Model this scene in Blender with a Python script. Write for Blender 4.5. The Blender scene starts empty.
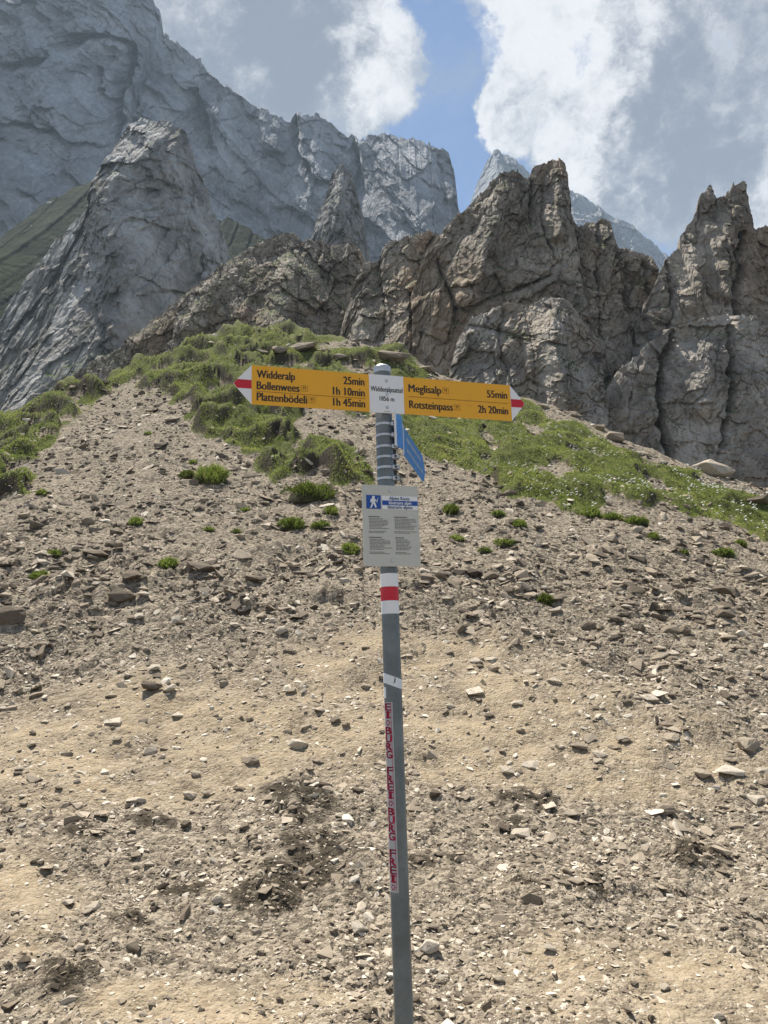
import bpy, bmesh, math, random
import numpy as np
from math import radians as R, sin, cos, tan, atan, pi

# ------------------------------------------------------------------ camera, sky, sun, exposure
F = 780.0                      # focal length in pixels of the 768x1024 frame
PITCH = R(12)
SUN_EL, SUN_AZ = R(65), R(-34)       # azimuth measured from +Y (ahead), negative = to the left
scene = bpy.context.scene
col = scene.collection
cam_d = bpy.data.cameras.new('camera')
cam_d.sensor_fit = 'VERTICAL'; cam_d.sensor_height = 24.0; cam_d.lens = 24.0 * F / 1024
cam_d.clip_start = 0.05; cam_d.clip_end = 20000
cam = bpy.data.objects.new('camera', cam_d); col.objects.link(cam)
cam.location = (0, 0, 0); cam.rotation_euler = (R(90) + PITCH, 0, 0)
scene.camera = cam
scene.view_settings.view_transform = 'Standard'; scene.view_settings.look = 'None'
scene.view_settings.exposure = 0.94; scene.view_settings.gamma = 1.0
scene.view_settings.use_curve_mapping = False
scene.render.engine = 'CYCLES'
cy = scene.cycles
cy.use_denoising = True
cy.max_bounces = 6; cy.diffuse_bounces = 3; cy.glossy_bounces = 2; cy.volume_bounces = 1; cy.transmission_bounces = 2
cy.sample_clamp_indirect = 6.0

class NT:
    """small helper to write node trees"""
    def __init__(s, nt): s.nt = nt; s.nt.nodes.clear()
    def n(s, typ, props=None, **ins):
        nd = s.nt.nodes.new(typ)
        for k, v in (props or {}).items(): setattr(nd, k, v)
        for k, v in ins.items():
            key = k.replace('_', ' ')
            sock = nd.inputs[int(k[1:])] if k[0] == 'i' and k[1:].isdigit() else nd.inputs[key]
            s.put(sock, v)
        return nd
    def put(s, sock, v):
        if hasattr(v, 'is_output') or isinstance(v, bpy.types.NodeSocket): s.nt.links.new(v, sock)
        elif isinstance(v, bpy.types.Node): s.nt.links.new(v.outputs[0], sock)
        else:
            if isinstance(v, (tuple, list)) and sock.type == 'RGBA' and len(v) == 3: v = (*v, 1)
            sock.default_value = v
    def math(s, op, a, b=0.0, c=None, clamp=False):
        nd = s.nt.nodes.new('ShaderNodeMath'); nd.operation = op; nd.use_clamp = clamp
        s.put(nd.inputs[0], a); s.put(nd.inputs[1], b)
        if c is not None: s.put(nd.inputs[2], c)
        return nd.outputs[0]
    def vmath(s, op, a, b=None):
        nd = s.nt.nodes.new('ShaderNodeVectorMath'); nd.operation = op
        s.put(nd.inputs[0], a)
        if b is not None:
            if op == 'SCALE': s.put(nd.inputs['Scale'], b)
            else: s.put(nd.inputs[1], b)
        return nd.outputs['Value'] if op in ('LENGTH', 'DISTANCE', 'DOT_PRODUCT') else nd.outputs[0]
    def mix(s, f, a, b, typ='MIX'):
        nd = s.nt.nodes.new('ShaderNodeMix'); nd.data_type = 'RGBA'; nd.blend_type = typ; nd.clamp_factor = True
        s.put(nd.inputs[0], f); s.put(nd.inputs[6], a); s.put(nd.inputs[7], b)
        return nd.outputs[2]
    def noise(s, vec, scale, detail=4, rough=.55, dist=0.0, color=False):
        nd = s.n('ShaderNodeTexNoise', Vector=vec, Scale=scale, Detail=detail, Roughness=rough, Distortion=dist)
        return nd.outputs['Color'] if color else nd.outputs[0]
    def vor(s, vec, scale, feature='F1', out=0, rnd=1.0):
        nd = s.n('ShaderNodeTexVoronoi', {'feature': feature}, Vector=vec, Scale=scale, Randomness=rnd)
        return nd.outputs[out]
    def ramp(s, v, lo, hi, a=0.0, b=1.0, smooth=True):
        nd = s.nt.nodes.new('ShaderNodeMapRange'); nd.interpolation_type = 'SMOOTHSTEP' if smooth else 'LINEAR'
        s.put(nd.inputs[0], v); nd.inputs[1].default_value = lo; nd.inputs[2].default_value = hi
        nd.inputs[3].default_value = a; nd.inputs[4].default_value = b
        return nd.outputs[0]
    def attr(s, name, out='Fac'):
        return s.n('ShaderNodeAttribute', {'attribute_name': name}).outputs[out]
    def cramp(s, v, stops):
        nd = s.nt.nodes.new('ShaderNodeValToRGB'); cr = nd.color_ramp
        while len(cr.elements) < len(stops): cr.elements.new(0.5)
        for e, (p, c) in zip(cr.elements, stops): e.position = p; e.color = (*c, 1)
        s.put(nd.inputs[0], v)
        return nd.outputs[0]

def ray(px, py):
    """unit direction of the world through a point of the photograph"""
    a, b = (px - 384) / F, (512 - py) / F
    v = np.array([a, cos(PITCH) - b * sin(PITCH), sin(PITCH) + b * cos(PITCH)])
    return v / np.linalg.norm(v)

# sky: Nishita with procedural cumulus in it, by direction
world = bpy.data.worlds.new('World'); scene.world = world; world.use_nodes = True
w = NT(world.node_tree)
sky = w.n('ShaderNodeTexSky', {'sky_type': 'NISHITA', 'sun_disc': False, 'sun_elevation': SUN_EL, 'sun_rotation': SUN_AZ,
                                'altitude': 1850.0, 'air_density': 1.0, 'dust_density': 0.6, 'ozone_density': 1.0})
d = w.n('ShaderNodeTexCoord').outputs['Generated']
warp = w.vmath('SCALE', w.vmath('SUBTRACT', w.noise(d, 5.0, 3, .55, color=True), (.5, .5, .5)), 0.13)
warp2 = w.vmath('SCALE', w.vmath('SUBTRACT', w.noise(d, 17.0, 5, .6, color=True), (.5, .5, .5)), 0.10)
warp3 = w.vmath('SCALE', w.vmath('SUBTRACT', w.noise(d, 48.0, 4, .6, color=True), (.5, .5, .5)), 0.035)
dw = w.vmath('ADD', w.vmath('ADD', w.vmath('ADD', d, warp), warp2), warp3)
def blob(px, py, rpx, soft=.55):
    r = rpx / 900.0
    dist = w.vmath('DISTANCE', dw, tuple(ray(px, py)))
    return w.ramp(dist, r * (1 - soft), r * (1 + soft), 1.0, 0.0)
def union(bl):
    o = bl[0]
    for b in bl[1:]: o = w.math('MAXIMUM', o, b)
    return o
cover = union([blob(*b) for b in [
    (200, 30, 110), (270, 60, 90), (340, 60, 80), (352, 104, 42), (250, -60, 150), (330, -40, 90), (362, -10, 34),
    (545, 40, 85), (520, 95, 58), (620, 70, 100), (700, 60, 120), (765, 70, 95), (590, 165, 72), (660, 160, 80), (630, 215, 40),
    (600, -70, 150), (790, -40, 170), (512, 10, 46), (900, 120, 170), (60, -120, 180), (493, 118, 32)]])
cover = w.math('MAXIMUM', cover, w.ramp(w.math('MULTIPLY', w.n('ShaderNodeSeparateXYZ', Vector=d).outputs[1], -1.0), -.1, .5, 0, .62))  # unseen cloud added behind the viewer to whiten the light on the plates
dark = union([blob(*b, .75) for b in [(220, 50, 95), (270, 20, 80), (290, 90, 50), (690, 85, 85), (640, 120, 45), (745, 75, 75), (700, 135, 70), (620, 225, 40), (250, -40, 110), (860, 60, 120)]])
thin = union([blob(*b, .8) for b in [(690, 215, 110), (600, 215, 70), (430, 90, 36)]])
fine = w.noise(dw, 8.0, 9, .68)
fine2 = w.noise(d, 26.0, 7, .65)
broad = w.noise(dw, 4.0, 5, .6)
mid = w.math('SUBTRACT', w.math('ADD', w.math('MULTIPLY', fine, .48), w.math('ADD', w.math('MULTIPLY', fine2, .32), w.math('MULTIPLY', broad, .2))), .5)
mask = w.ramp(w.math('ADD', cover, w.math('MULTIPLY', mid, 2.9)), .30, .80)
mask = w.math('MAXIMUM', mask, w.math('MULTIPLY', thin, w.ramp(fine, .35, .75, .15, .75)))
body = w.math('ADD', dark, w.math('MULTIPLY', mid, 3.8))
gap = w.math('ADD', w.ramp(cover, .2, .95), w.math('MULTIPLY', mid, -3.6))
cl_bright = w.mix(w.ramp(gap, .25, 1.25), (2.5, 2.8, 3.25), (5.2, 5.25, 5.4))
cl = w.mix(w.ramp(body, .0, 1.15), cl_bright, (1.5, 1.74, 2.18))
skyc = w.mix(mask, w.vmath('MULTIPLY', sky.outputs[0], (.84, .88, .90)), cl)
bg = w.n('ShaderNodeBackground', Color=skyc, Strength=0.085)
w.n('ShaderNodeOutputWorld', Surface=bg)

sun_d = bpy.data.lights.new('sun', 'SUN'); sun_d.energy = 5.0; sun_d.angle = R(0.55); sun_d.color = (1, .95, .86)
sun = bpy.data.objects.new('sun', sun_d); col.objects.link(sun)
sun.rotation_euler = (R(90) - SUN_EL, 0, pi - SUN_AZ)   # light travels from ahead-left, high, towards the viewer

# ------------------------------------------------------------------ numpy noise
rng = np.random.default_rng(7)
random.seed(7)
_G = rng.normal(size=(256, 3)); _G /= np.linalg.norm(_G, axis=1)[:, None]
def hsh(ix, iy, iz=0, seed=0):
    h = (ix.astype(np.int64) * 374761393 + iy.astype(np.int64) * 668265263 + np.int64(seed) * 974634777)
    if not isinstance(iz, int): h = h + iz.astype(np.int64) * 2147483647
    h &= 0xffffffff
    h = ((h ^ (h >> 13)) * 1274126177) & 0xffffffff
    h = ((h ^ (h >> 16)) * 2246822519) & 0xffffffff
    return h ^ (h >> 15)
def perlin(x, y, z=None, seed=0):
    ix, iy = np.floor(x), np.floor(y); fx, fy = x - ix, y - iy
    u = fx * fx * fx * (fx * (fx * 6 - 15) + 10); v = fy * fy * fy * (fy * (fy * 6 - 15) + 10)
    if z is None:
        def g(a, b):
            k = hsh(ix + a, iy + b, 0, seed) & 255
            return _G[k, 0] * (fx - a) + _G[k, 1] * (fy - b)
        return 1.6 * ((g(0, 0) * (1 - u) + g(1, 0) * u) * (1 - v) + (g(0, 1) * (1 - u) + g(1, 1) * u) * v)
    iz = np.floor(z); fz = z - iz; t = fz * fz * fz * (fz * (fz * 6 - 15) + 10)
    def g(a, b, c):
        k = hsh(ix + a, iy + b, iz + c, seed) & 255
        return _G[k, 0] * (fx - a) + _G[k, 1] * (fy - b) + _G[k, 2] * (fz - c)
    lo = (g(0, 0, 0) * (1 - u) + g(1, 0, 0) * u) * (1 - v) + (g(0, 1, 0) * (1 - u) + g(1, 1, 0) * u) * v
    hi = (g(0, 0, 1) * (1 - u) + g(1, 0, 1) * u) * (1 - v) + (g(0, 1, 1) * (1 - u) + g(1, 1, 1) * u) * v
    return 1.6 * (lo * (1 - t) + hi * t)
def fbm(x, y, octs=4, seed=0, gain=.5, lac=2.03):
    o, a = 0, 1.0
    for k in range(octs):
        o = o + a * perlin(x, y, seed=seed + k * 17); x, y, a = x * lac, y * lac, a * gain
    return o
def facet(u, v, seed=0):
    """random offset, tilted plane and edge distance of the Voronoi cell at (u, v): broken-rock facets"""
    iu, iv = np.floor(u), np.floor(v)
    d1 = np.full(u.shape, 9.0); d2 = d1.copy(); kk = np.zeros(u.shape, np.int64); du = np.zeros(u.shape); dv = du.copy()
    for a in (-1, 0, 1):
        for b in (-1, 0, 1):
            h = hsh(iu + a, iv + b, 0, seed)
            cu = iu + a + (h & 1023) / 1023.0; cv = iv + b + ((h >> 10) & 1023) / 1023.0
            x, y = u - cu, v - cv; dd = x * x + y * y
            nearer = dd < d1
            d2 = np.where(nearer, d1, np.minimum(d2, dd))
            d1 = np.where(nearer, dd, d1); kk = np.where(nearer, h, kk); du = np.where(nearer, x, du); dv = np.where(nearer, y, dv)
    r = ((kk >> 4) & 255) / 127.5 - 1
    gx = ((kk >> 12) & 255) / 127.5 - 1; gy = ((kk >> 20) & 255) / 127.5 - 1
    return r, du * gx + dv * gy, np.sqrt(d2) - np.sqrt(d1)
def sstep(a, b, x):
    t = np.clip((x - a) / (b - a), 0, 1); return t * t * (3 - 2 * t)
def project(P):
    f = P[..., 1] * cos(PITCH) + P[..., 2] * sin(PITCH); u = -P[..., 1] * sin(PITCH) + P[..., 2] * cos(PITCH)
    return 384 + F * P[..., 0] / f, 512 - F * u / f
def at(px, py, Y):
    r = ray(px, py); return r * (Y / r[1])
def inpoly(x, y, poly):
    c = np.zeros(x.shape, bool); n = len(poly)
    for i in range(n):
        x1, y1 = poly[i]; x2, y2 = poly[i - 1]
        if y1 == y2: continue
        c ^= ((y1 > y) != (y2 > y)) & (x < (x2 - x1) * (y - y1) / (y2 - y1) + x1)
    return c
def polydist(x, y, line):
    d = np.full(x.shape, 1e9)
    for (x1, y1), (x2, y2) in zip(line[:-1], line[1:]):
        L = (x2 - x1) ** 2 + (y2 - y1) ** 2 + 1e-9
        t = np.clip(((x - x1) * (x2 - x1) + (y - y1) * (y2 - y1)) / L, 0, 1)
        d = np.minimum(d, np.hypot(x - x1 - t * (x2 - x1), y - y1 - t * (y2 - y1)))
    return d

# ------------------------------------------------------------------ objects
def tag(o, label=None, cat=None, group=None, kind=None):
    if label: o['label'] = label
    if cat: o['category'] = cat
    if group: o['group'] = group
    if kind: o['kind'] = kind
    return o
def mesh_np(name, V, faces, mat, parent=None, attrs=None, smooth=False, mat_idx=None):
    """one mesh object out of numpy arrays; faces: (n,3) or (n,4) array"""
    me = bpy.data.meshes.new(name)
    V = np.asarray(V, np.float32); faces = np.asarray(faces, np.int32); k = faces.shape[1]; n = len(faces)
    me.vertices.add(len(V)); me.vertices.foreach_set('co', V.ravel())
    me.loops.add(n * k); me.loops.foreach_set('vertex_index', faces.ravel())
    me.polygons.add(n); me.polygons.foreach_set('loop_start', np.arange(0, n * k, k, dtype=np.int32))
    if smooth: me.polygons.foreach_set('use_smooth', np.ones(n, bool))
    me.update(calc_edges=True)
    for nm, val in (attrs or {}).items():
        val = np.asarray(val, np.float32)
        if val.ndim == 1:
            a = me.attributes.new(nm, 'FLOAT', 'POINT'); a.data.foreach_set('value', val)
        else:
            a = me.attributes.new(nm, 'FLOAT_VECTOR', 'POINT'); a.data.foreach_set('vector', val.ravel())
    me.validate()
    if not smooth: me.shade_flat()
    return link(name, me, mat, parent)
def link(name, me, mat, parent=None):
    me.name = name
    for m in (mat if isinstance(mat, (list, tuple)) else [mat]): me.materials.append(m)
    o = bpy.data.objects.new(name, me); col.objects.link(o)
    if parent: o.parent = parent
    return o
def from_bm(name, bm, mat, parent=None, smooth=False):
    me = bpy.data.meshes.new(name); bm.normal_update(); bm.to_mesh(me); bm.free()
    if smooth: me.shade_smooth()
    return link(name, me, mat, parent)
def grid_faces(nr, nc):
    i = np.arange(nr * nc).reshape(nr, nc)
    return np.stack([i[:-1, :-1], i[:-1, 1:], i[1:, 1:], i[1:, :-1]], -1).reshape(-1, 4)

def material(name):
    m = bpy.data.materials.new(name); m.use_nodes = True
    return m, NT(m.node_tree)
def finish(t, base, rough=.9, normal=None, metallic=0.0, spec=.25, **kw):
    p = t.n('ShaderNodeBsdfPrincipled', Base_Color=base, Roughness=rough, Metallic=metallic)
    p.inputs['Specular IOR Level'].default_value = spec
    if normal is not None: t.put(p.inputs['Normal'], normal)
    for k, v in kw.items(): t.put(p.inputs[k.replace('_', ' ')], v)
    t.n('ShaderNodeOutputMaterial', Surface=p)
def bump(t, h, strength, dist):
    return t.n('ShaderNodeBump', Height=h, Strength=strength, Distance=dist).outputs[0]

# ------------------------------------------------------------------ materials
def rock_material(name, c_dark, c_mid, c_light, stain, scale, bump_d, veg=0.0, stain_amt=.4, strata=(1, 1, 1), veg_col=(.06, .075, .025)):
    m, t = material(name)
    P = t.n('ShaderNodeTexCoord').outputs['Object']
    S = t.n('ShaderNodeMapping', Vector=P, Scale=strata).outputs[0]
    n1 = t.noise(S, .9 * scale, 8, .62)
    n2 = t.noise(P, 7 * scale, 6, .65)
    cell = t.vor(t.vmath('ADD', S, t.vmath('SCALE', t.noise(P, 2.5 * scale, 3, color=True), .35 / scale)), 2.2 * scale, out=1)
    v = t.math('ADD', t.math('MULTIPLY', n1, .62), t.math('ADD', t.math('MULTIPLY', n2, .3), t.math('MULTIPLY', t.n('ShaderNodeSeparateColor', Color=cell).outputs[0], .1)))
    c = t.cramp(v, [(.36, c_dark), (.5, c_mid), (.64, c_light)])
    st = t.ramp(t.noise(t.n('ShaderNodeMapping', Vector=P, Scale=(1, 1, .35)).outputs[0], .55 * scale, 5, .6), .5, .68, 0, stain_amt)
    c = t.mix(st, c, stain)
    lich = t.ramp(t.noise(P, 22 * scale, 3, .5), .62, .72, 0, .35)
    c = t.mix(lich, c, c_light)
    if veg > 0:
        nz = t.n('ShaderNodeSeparateXYZ', Vector=t.n('ShaderNodeNewGeometry').outputs['Normal']).outputs[2]
        vm = t.math('MULTIPLY', t.ramp(nz, .45, .7), t.ramp(t.noise(P, 1.6 * scale, 4, .6), .60 - veg * .25, .72 - veg * .25))
        vc = t.mix(t.noise(P, 9 * scale, 3), veg_col, tuple(1.7 * k for k in veg_col))
        c = t.mix(vm, c, vc)
    h = t.math('ADD', t.math('MULTIPLY', t.noise(S, 5 * scale, 9, .68), .8), t.math('MULTIPLY', t.vor(S, 9 * scale, 'F1'), .35))
    finish(t, c, .95, bump(t, h, .9, bump_d), spec=.12)
    return m
M = {}
M['far_rock'] = rock_material('far_limestone', (.115, .119, .128), (.235, .24, .252), (.38, .385, .40), (.215, .2, .18), .035, 2.6, veg=.15, stain_amt=.3, strata=(1.6, 1, .8), veg_col=(.07, .09, .04))
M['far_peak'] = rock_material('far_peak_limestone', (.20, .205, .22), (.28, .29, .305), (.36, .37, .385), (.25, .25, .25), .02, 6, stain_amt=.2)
M['pyramid'] = rock_material('pyramid_limestone', (.12, .11, .094), (.245, .232, .212), (.44, .43, .41), (.24, .17, .108), .10, .9, veg=.35, stain_amt=.7, strata=(1.3, 1, .6))
M['crag'] = rock_material('crag_rock', (.118, .099, .078), (.258, .219, .177), (.41, .362, .30), (.38, .25, .14), .34, .3, veg=.6, stain_amt=.35, strata=(1.2, 1, .7))
M['crag_grey'] = rock_material('crag_rock_grey', (.128, .113, .095), (.272, .243, .207), (.43, .392, .342), (.35, .25, .155), .34, .3, veg=.35, stain_amt=.3, strata=(1.2, 1, .7))

def ground_material():
    m, t = material('scree_ground')
    P = t.n('ShaderNodeTexCoord').outputs['Object']
    gr, so, di = t.attr('grass'), t.attr('soil'), t.attr('dirt')
    n1 = t.noise(P, 1.1, 6, .6); n2 = t.noise(P, 9, 6, .65); n3 = t.noise(P, 60, 4, .6)
    wv = t.vmath('ADD', P, t.vmath('SCALE', t.noise(P, 14, 2, color=True), .03))
    ca = t.n('ShaderNodeSeparateColor', Color=t.vor(wv, 26, out=1)).outputs[0]
    cb = t.n('ShaderNodeSeparateColor', Color=t.vor(wv, 60, out=1)).outputs[0]
    chips = t.cramp(t.math('ADD', t.math('MULTIPLY', ca, .45), t.math('ADD', t.math('MULTIPLY', cb, .3), t.math('MULTIPLY', n2, .25))),
                    [(.25, (.095, .077, .057)), (.5, (.21, .174, .128)), (.8, (.37, .312, .236))])
    dirt = t.cramp(t.math('ADD', t.math('MULTIPLY', n2, .5), t.math('MULTIPLY', n3, .5)), [(.35, (.24, .182, .115)), (.5, (.345, .272, .180)), (.68, (.43, .35, .245))])
    dirt = t.mix(t.ramp(cb, .7, .9, 0, .35), dirt, chips)
    c = t.mix(t.math('MULTIPLY', di, t.ramp(n1, .3, .55, .55, 1.0)), chips, dirt)
    soil = t.mix(t.noise(P, 30, 4), (.028, .022, .015), (.095, .077, .054))
    c = t.mix(t.ramp(t.math('ADD', so, t.math('MULTIPLY', t.math('SUBTRACT', n2, .5), 1.3)), .2, .85), c, soil)
    nz = t.n('ShaderNodeSeparateXYZ', Vector=t.n('ShaderNodeNewGeometry').outputs['Normal']).outputs[2]
    turf = t.mix(n2, (.075, .085, .026), (.14, .145, .05))
    turf = t.mix(t.ramp(nz, .45, .62, 1, 0), turf, soil)
    c = t.mix(t.ramp(t.math('ADD', gr, t.math('MULTIPLY', t.math('SUBTRACT', n2, .5), .6)), .35, .6), c, turf)
    h = t.math('ADD', t.math('ADD', t.math('MULTIPLY', t.vor(wv, 26, 'F1'), -.5), t.math('MULTIPLY', t.vor(wv, 60, 'F1'), -.35)), t.math('MULTIPLY', n3, .5))
    finish(t, c, .95, bump(t, h, 1.0, .022), spec=.1)
    return m
M['ground'] = ground_material()

def stone_material(name, by_attr):
    m, t = material(name)
    P = t.n('ShaderNodeTexCoord').outputs['Object']
    if by_attr: v = t.attr('tone')
    else: v = t.n('ShaderNodeObjectInfo').outputs['Color']; v = t.n('ShaderNodeSeparateColor', Color=v).outputs[0]
    n = t.noise(P, 14 if by_attr else 5, 5, .65)
    base = t.cramp(v, [(0.0, (.07, .055, .04)), (.35, (.20, .162, .12)), (.7, (.39, .325, .245)), (1.0, (.62, .555, .455))])
    c = t.mix(t.ramp(n, .35, .7, .0, .5), base, t.vmath('MULTIPLY', base, (.62, .58, .52)))
    h = t.noise(P, 40 if by_attr else 12, 5, .7)
    finish(t, c, .92, bump(t, h, .6, .004 if by_attr else .03), spec=.15)
    return m
M['gravel'] = stone_material('gravel_stone', True)
M['stone'] = stone_material('loose_stone', False)

def leaf_material():
    m, t = material('alpine_grass_blades')
    v = t.attr('tone')
    c = t.cramp(v, [(0.0, (.06, .066, .02)), (.3, (.115, .155, .038)), (.6, (.195, .238, .068)), (.85, (.31, .325, .115)), (1.0, (.40, .36, .19))])
    p = t.n('ShaderNodeBsdfDiffuse', Color=c); q = t.n('ShaderNodeBsdfTranslucent', Color=t.vmath('MULTIPLY', c, (1.15, 1.2, .8)))
    t.n('ShaderNodeOutputMaterial', Surface=t.n('ShaderNodeMixShader', i0=.42, i1=p.outputs[0], i2=q.outputs[0]).outputs[0])
    return m
M['grass'] = leaf_material()
def simple(name, c, rough=.5, metallic=0.0, spec=.4, var=.12, scale=20, bumpd=0.0):
    m, t = material(name)
    P = t.n('ShaderNodeTexCoord').outputs['Object']
    n = t.noise(P, scale, 5, .65)
    cc = t.mix(t.ramp(n, .35, .7, 0, 1), tuple(k * (1 - var) for k in c), tuple(min(1, k * (1 + var)) for k in c))
    r = t.ramp(n, .3, .7, rough * .85, min(1, rough * 1.15))
    finish(t, cc, r, bump(t, t.noise(P, scale * 6, 4), .3, bumpd) if bumpd else None, metallic, spec)
    return m
M['petal'] = simple('white_petals', (.72, .72, .66), .8)
def sign_paint(name, c, rough=.42):
    m, t = material(name)
    P = t.n('ShaderNodeTexCoord').outputs['Object']
    grime = t.ramp(t.noise(t.n('ShaderNodeMapping', Vector=P, Scale=(9, 9, 3)).outputs[0], 3, 6, .65), .52, .75, 0, .22)
    spk = t.ramp(t.noise(P, 240, 3, .5), .70, .78, 0, .3)
    cc = t.mix(grime, c, tuple(k * .66 for k in c)); cc = t.mix(spk, cc, tuple(k * .5 for k in c))
    finish(t, cc, t.ramp(t.noise(P, 30, 4), .3, .7, rough * .8, rough * 1.3), spec=.4)
    return m
M['yellow'] = sign_paint('yellow_sign_face', (.84, .41, .025))
M['white'] = sign_paint('white_sign_face', (.80, .80, .80))
M['red'] = sign_paint('red_sign_mark', (.56, .018, .035))
M['board'] = sign_paint('grey_board_face', (.55, .545, .49))
M['blue'] = sign_paint('blue_sign_face', (.05, .23, .60))
M['blue_dark'] = sign_paint('blue_print', (.012, .075, .33))
M['ink'] = simple('black_lettering', (.03, .025, .02), .5, var=.2)
M['ink_grey'] = simple('small_print', (.16, .16, .155), .6, var=.1)
M['ink_blue'] = simple('blue_lettering', (.05, .09, .22), .6, var=.1)
M['ink_red'] = simple('red_lettering', (.36, .012, .05), .6, var=.2)
M['back'] = simple('bare_aluminium', (.5, .5, .5), .45, .8)
M['steel'] = simple('galvanised_post', (.16, .18, .185), .42, .25, var=.22, scale=9, bumpd=.001)
M['clamp'] = simple('steel_clamp', (.55, .56, .57), .45, .7, var=.1, scale=40)
M['bolt'] = simple('dark_bolt', (.08, .08, .09), .5, .6)
M['tape'] = sign_paint('white_tape', (.74, .76, .78))
M['strip'] = sign_paint('faded_sticker', (.42, .42, .43))
M['pale_blue'] = sign_paint('pale_blue_lettering', (.36, .48, .66))
M['thread'] = simple('gold_line', (.22, .10, .01), .5)

# ------------------------------------------------------------------ the ground: one sheet, trail below and scree spur above
rows_t = np.array([3000, 1300, 1180, 1100, 1024, 900, 800, 750, 700, 678, 650, 600, 550, 500, 450, 400, 332.])
ys_t = np.array([0.5, 2.1, 2.67, 3.15, 3.75, 5.1, 6.6, 7.3, 8.1, 8.55, 9.1, 10.3, 11.8, 13.8, 16.7, 20.7, 28.5])
def tan_e(row): return np.tan(PITCH + np.arctan((512 - row) / F))
zs_t = ys_t * tan_e(rows_t); zs_t[:4] = [-1.56, -1.545, -1.53, -1.50]
# smooth profile z(y)
yy = np.linspace(1.0, 28.5, 3000); zz = np.interp(yy, ys_t, zs_t)
for _ in range(2):
    k = np.hanning(241); k /= k.sum()
    sl = (zz[-1] - zz[-120]) / (yy[-1] - yy[-120])
    pad = np.concatenate([np.full(120, zz[0]), zz, zz[-1] + sl * (yy[1] - yy[0]) * np.arange(1, 121)])
    zz = np.convolve(pad, k, 'valid')
row_of = 512 - F * np.tan(np.arctan2(zz, yy) - PITCH)
def profile_y(row):  # centre profile: distance at which this image row is met
    return np.interp(-row, -row_of, yy)
crest_px = [-400, -120, 0, 30, 60, 110, 150, 200, 240, 290, 335, 372, 400, 450, 520, 560, 600, 640, 690, 730, 768, 900, 1200]
crest_row = [470, 450, 433, 412, 397, 380, 363, 346, 337, 333, 336, 345, 353, 377, 398, 412, 428, 450, 468, 480, 492, 520, 545]
NT_, NR_ = 1000, 640
t_mid = np.linspace(-.60, .60, 880); t_l = -.60 - np.geomspace(.003, 1.0, 60)[::-1]; t_r = .60 + np.geomspace(.003, 1.0, 60)
tt = np.concatenate([t_l, t_mid, t_r])
row_c = np.concatenate([[2500, 1700, 1350, 1220], np.linspace(1130, 332, NR_)])
rowg = row_c[:, None] + 0 * tt[None, :]
# px of a column of constant t at mid-slope height, used to look up the crest
px_t = 384 + F * tt / (cos(PITCH) + .42 * sin(PITCH))
cr = np.interp(px_t, crest_px, crest_row)
k = np.hanning(15); k /= k.sum(); cr = np.convolve(np.pad(cr, 7, 'edge'), k, 'valid')
ycr = np.interp(px_t, [-300, 0, 120, 290, 400, 520, 640, 768, 1000], [17, 19, 23, 28.5, 27, 24, 21.5, 20, 18])
up = np.clip((678 - rowg) / (678 - 332), 0, None)
row_w = np.where(rowg < 678, 678 - up * (678 - cr[None, :]), rowg)
yc = profile_y(rowg); y678 = profile_y(np.array([678.]))[0]
yw = np.where(rowg < 678, y678 + (yc - y678) * (ycr[None, :] - y678) / (28.5 - y678), yc)
GX, GY = tt[None, :] * yw, yw
GZ = np.where(rowg > 1100, np.interp(yw, yy, zz), yw * tan_e(row_w))
BPX, BPY = 384 + F * GX / (GY * cos(PITCH) + GZ * sin(PITCH)), row_w    # where each point is seen, to lay out the patches

wx = 14 * perlin(GX * .9, GY * .9, seed=3) + 9 * perlin(GX * 2.6, GY * 2.6, seed=4); wy = 8 * perlin(GX * .9, GY * .9, seed=5) + 7 * perlin(GX * 2.6, GY * 2.6, seed=6)
QX, QY = BPX + wx, BPY + wy
grass_polys = [
    [(-400, 440), (0, 428), (30, 405), (60, 388), (112, 370), (122, 383), (100, 400), (62, 424), (52, 445), (36, 458), (28, 490), (-10, 505), (-400, 540)],
    [(104, 370), (160, 352), (240, 326), (300, 320), (345, 325), (360, 338), (300, 345), (330, 352), (400, 350), (440, 366), (415, 385), (330, 372), (380, 404), (372, 424), (330, 408), (292, 410), (300, 436), (290, 452), (238, 448), (196, 432), (178, 416), (180, 402), (140, 396)],
    [(248, 470), (285, 450), (325, 444), (352, 452), (378, 478), (345, 484), (320, 474), (272, 481)],
    [(395, 432), (405, 408), (470, 402), (516, 399), (560, 416), (640, 456), (700, 480), (768, 503), (1200, 552), (1200, 590), (768, 545), (730, 522), (690, 517), (640, 505), (590, 488), (560, 500), (522, 494), (480, 476), (436, 462), (398, 455)],
    [(540, 492), (590, 488), (606, 505), (575, 512)]]
grass = np.zeros(GX.shape)
for p in grass_polys: grass = np.maximum(grass, inpoly(QX, QY, p).astype(float))
def blur(A, n):
    k = np.hanning(n + 2)[1:-1]; k /= k.sum(); h = n // 2
    B = np.apply_along_axis(lambda v: np.convolve(np.pad(v, h, 'edge'), k, 'valid'), 0, A)
    return np.apply_along_axis(lambda v: np.convolve(np.pad(v, h, 'edge'), k, 'valid'), 1, B)
grass = blur(grass, 13)
bare = sstep(.16, .55, fbm(GX * .9, GY * .6, 4, 31)) * (BPX > 395) * .8 + sstep(.12, .45, fbm(GX * .9, GY * .9, 4, 33)) * (BPX < 395) * .8
grass = np.clip(grass - bare * (grass > 0), 0, 1)
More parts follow.
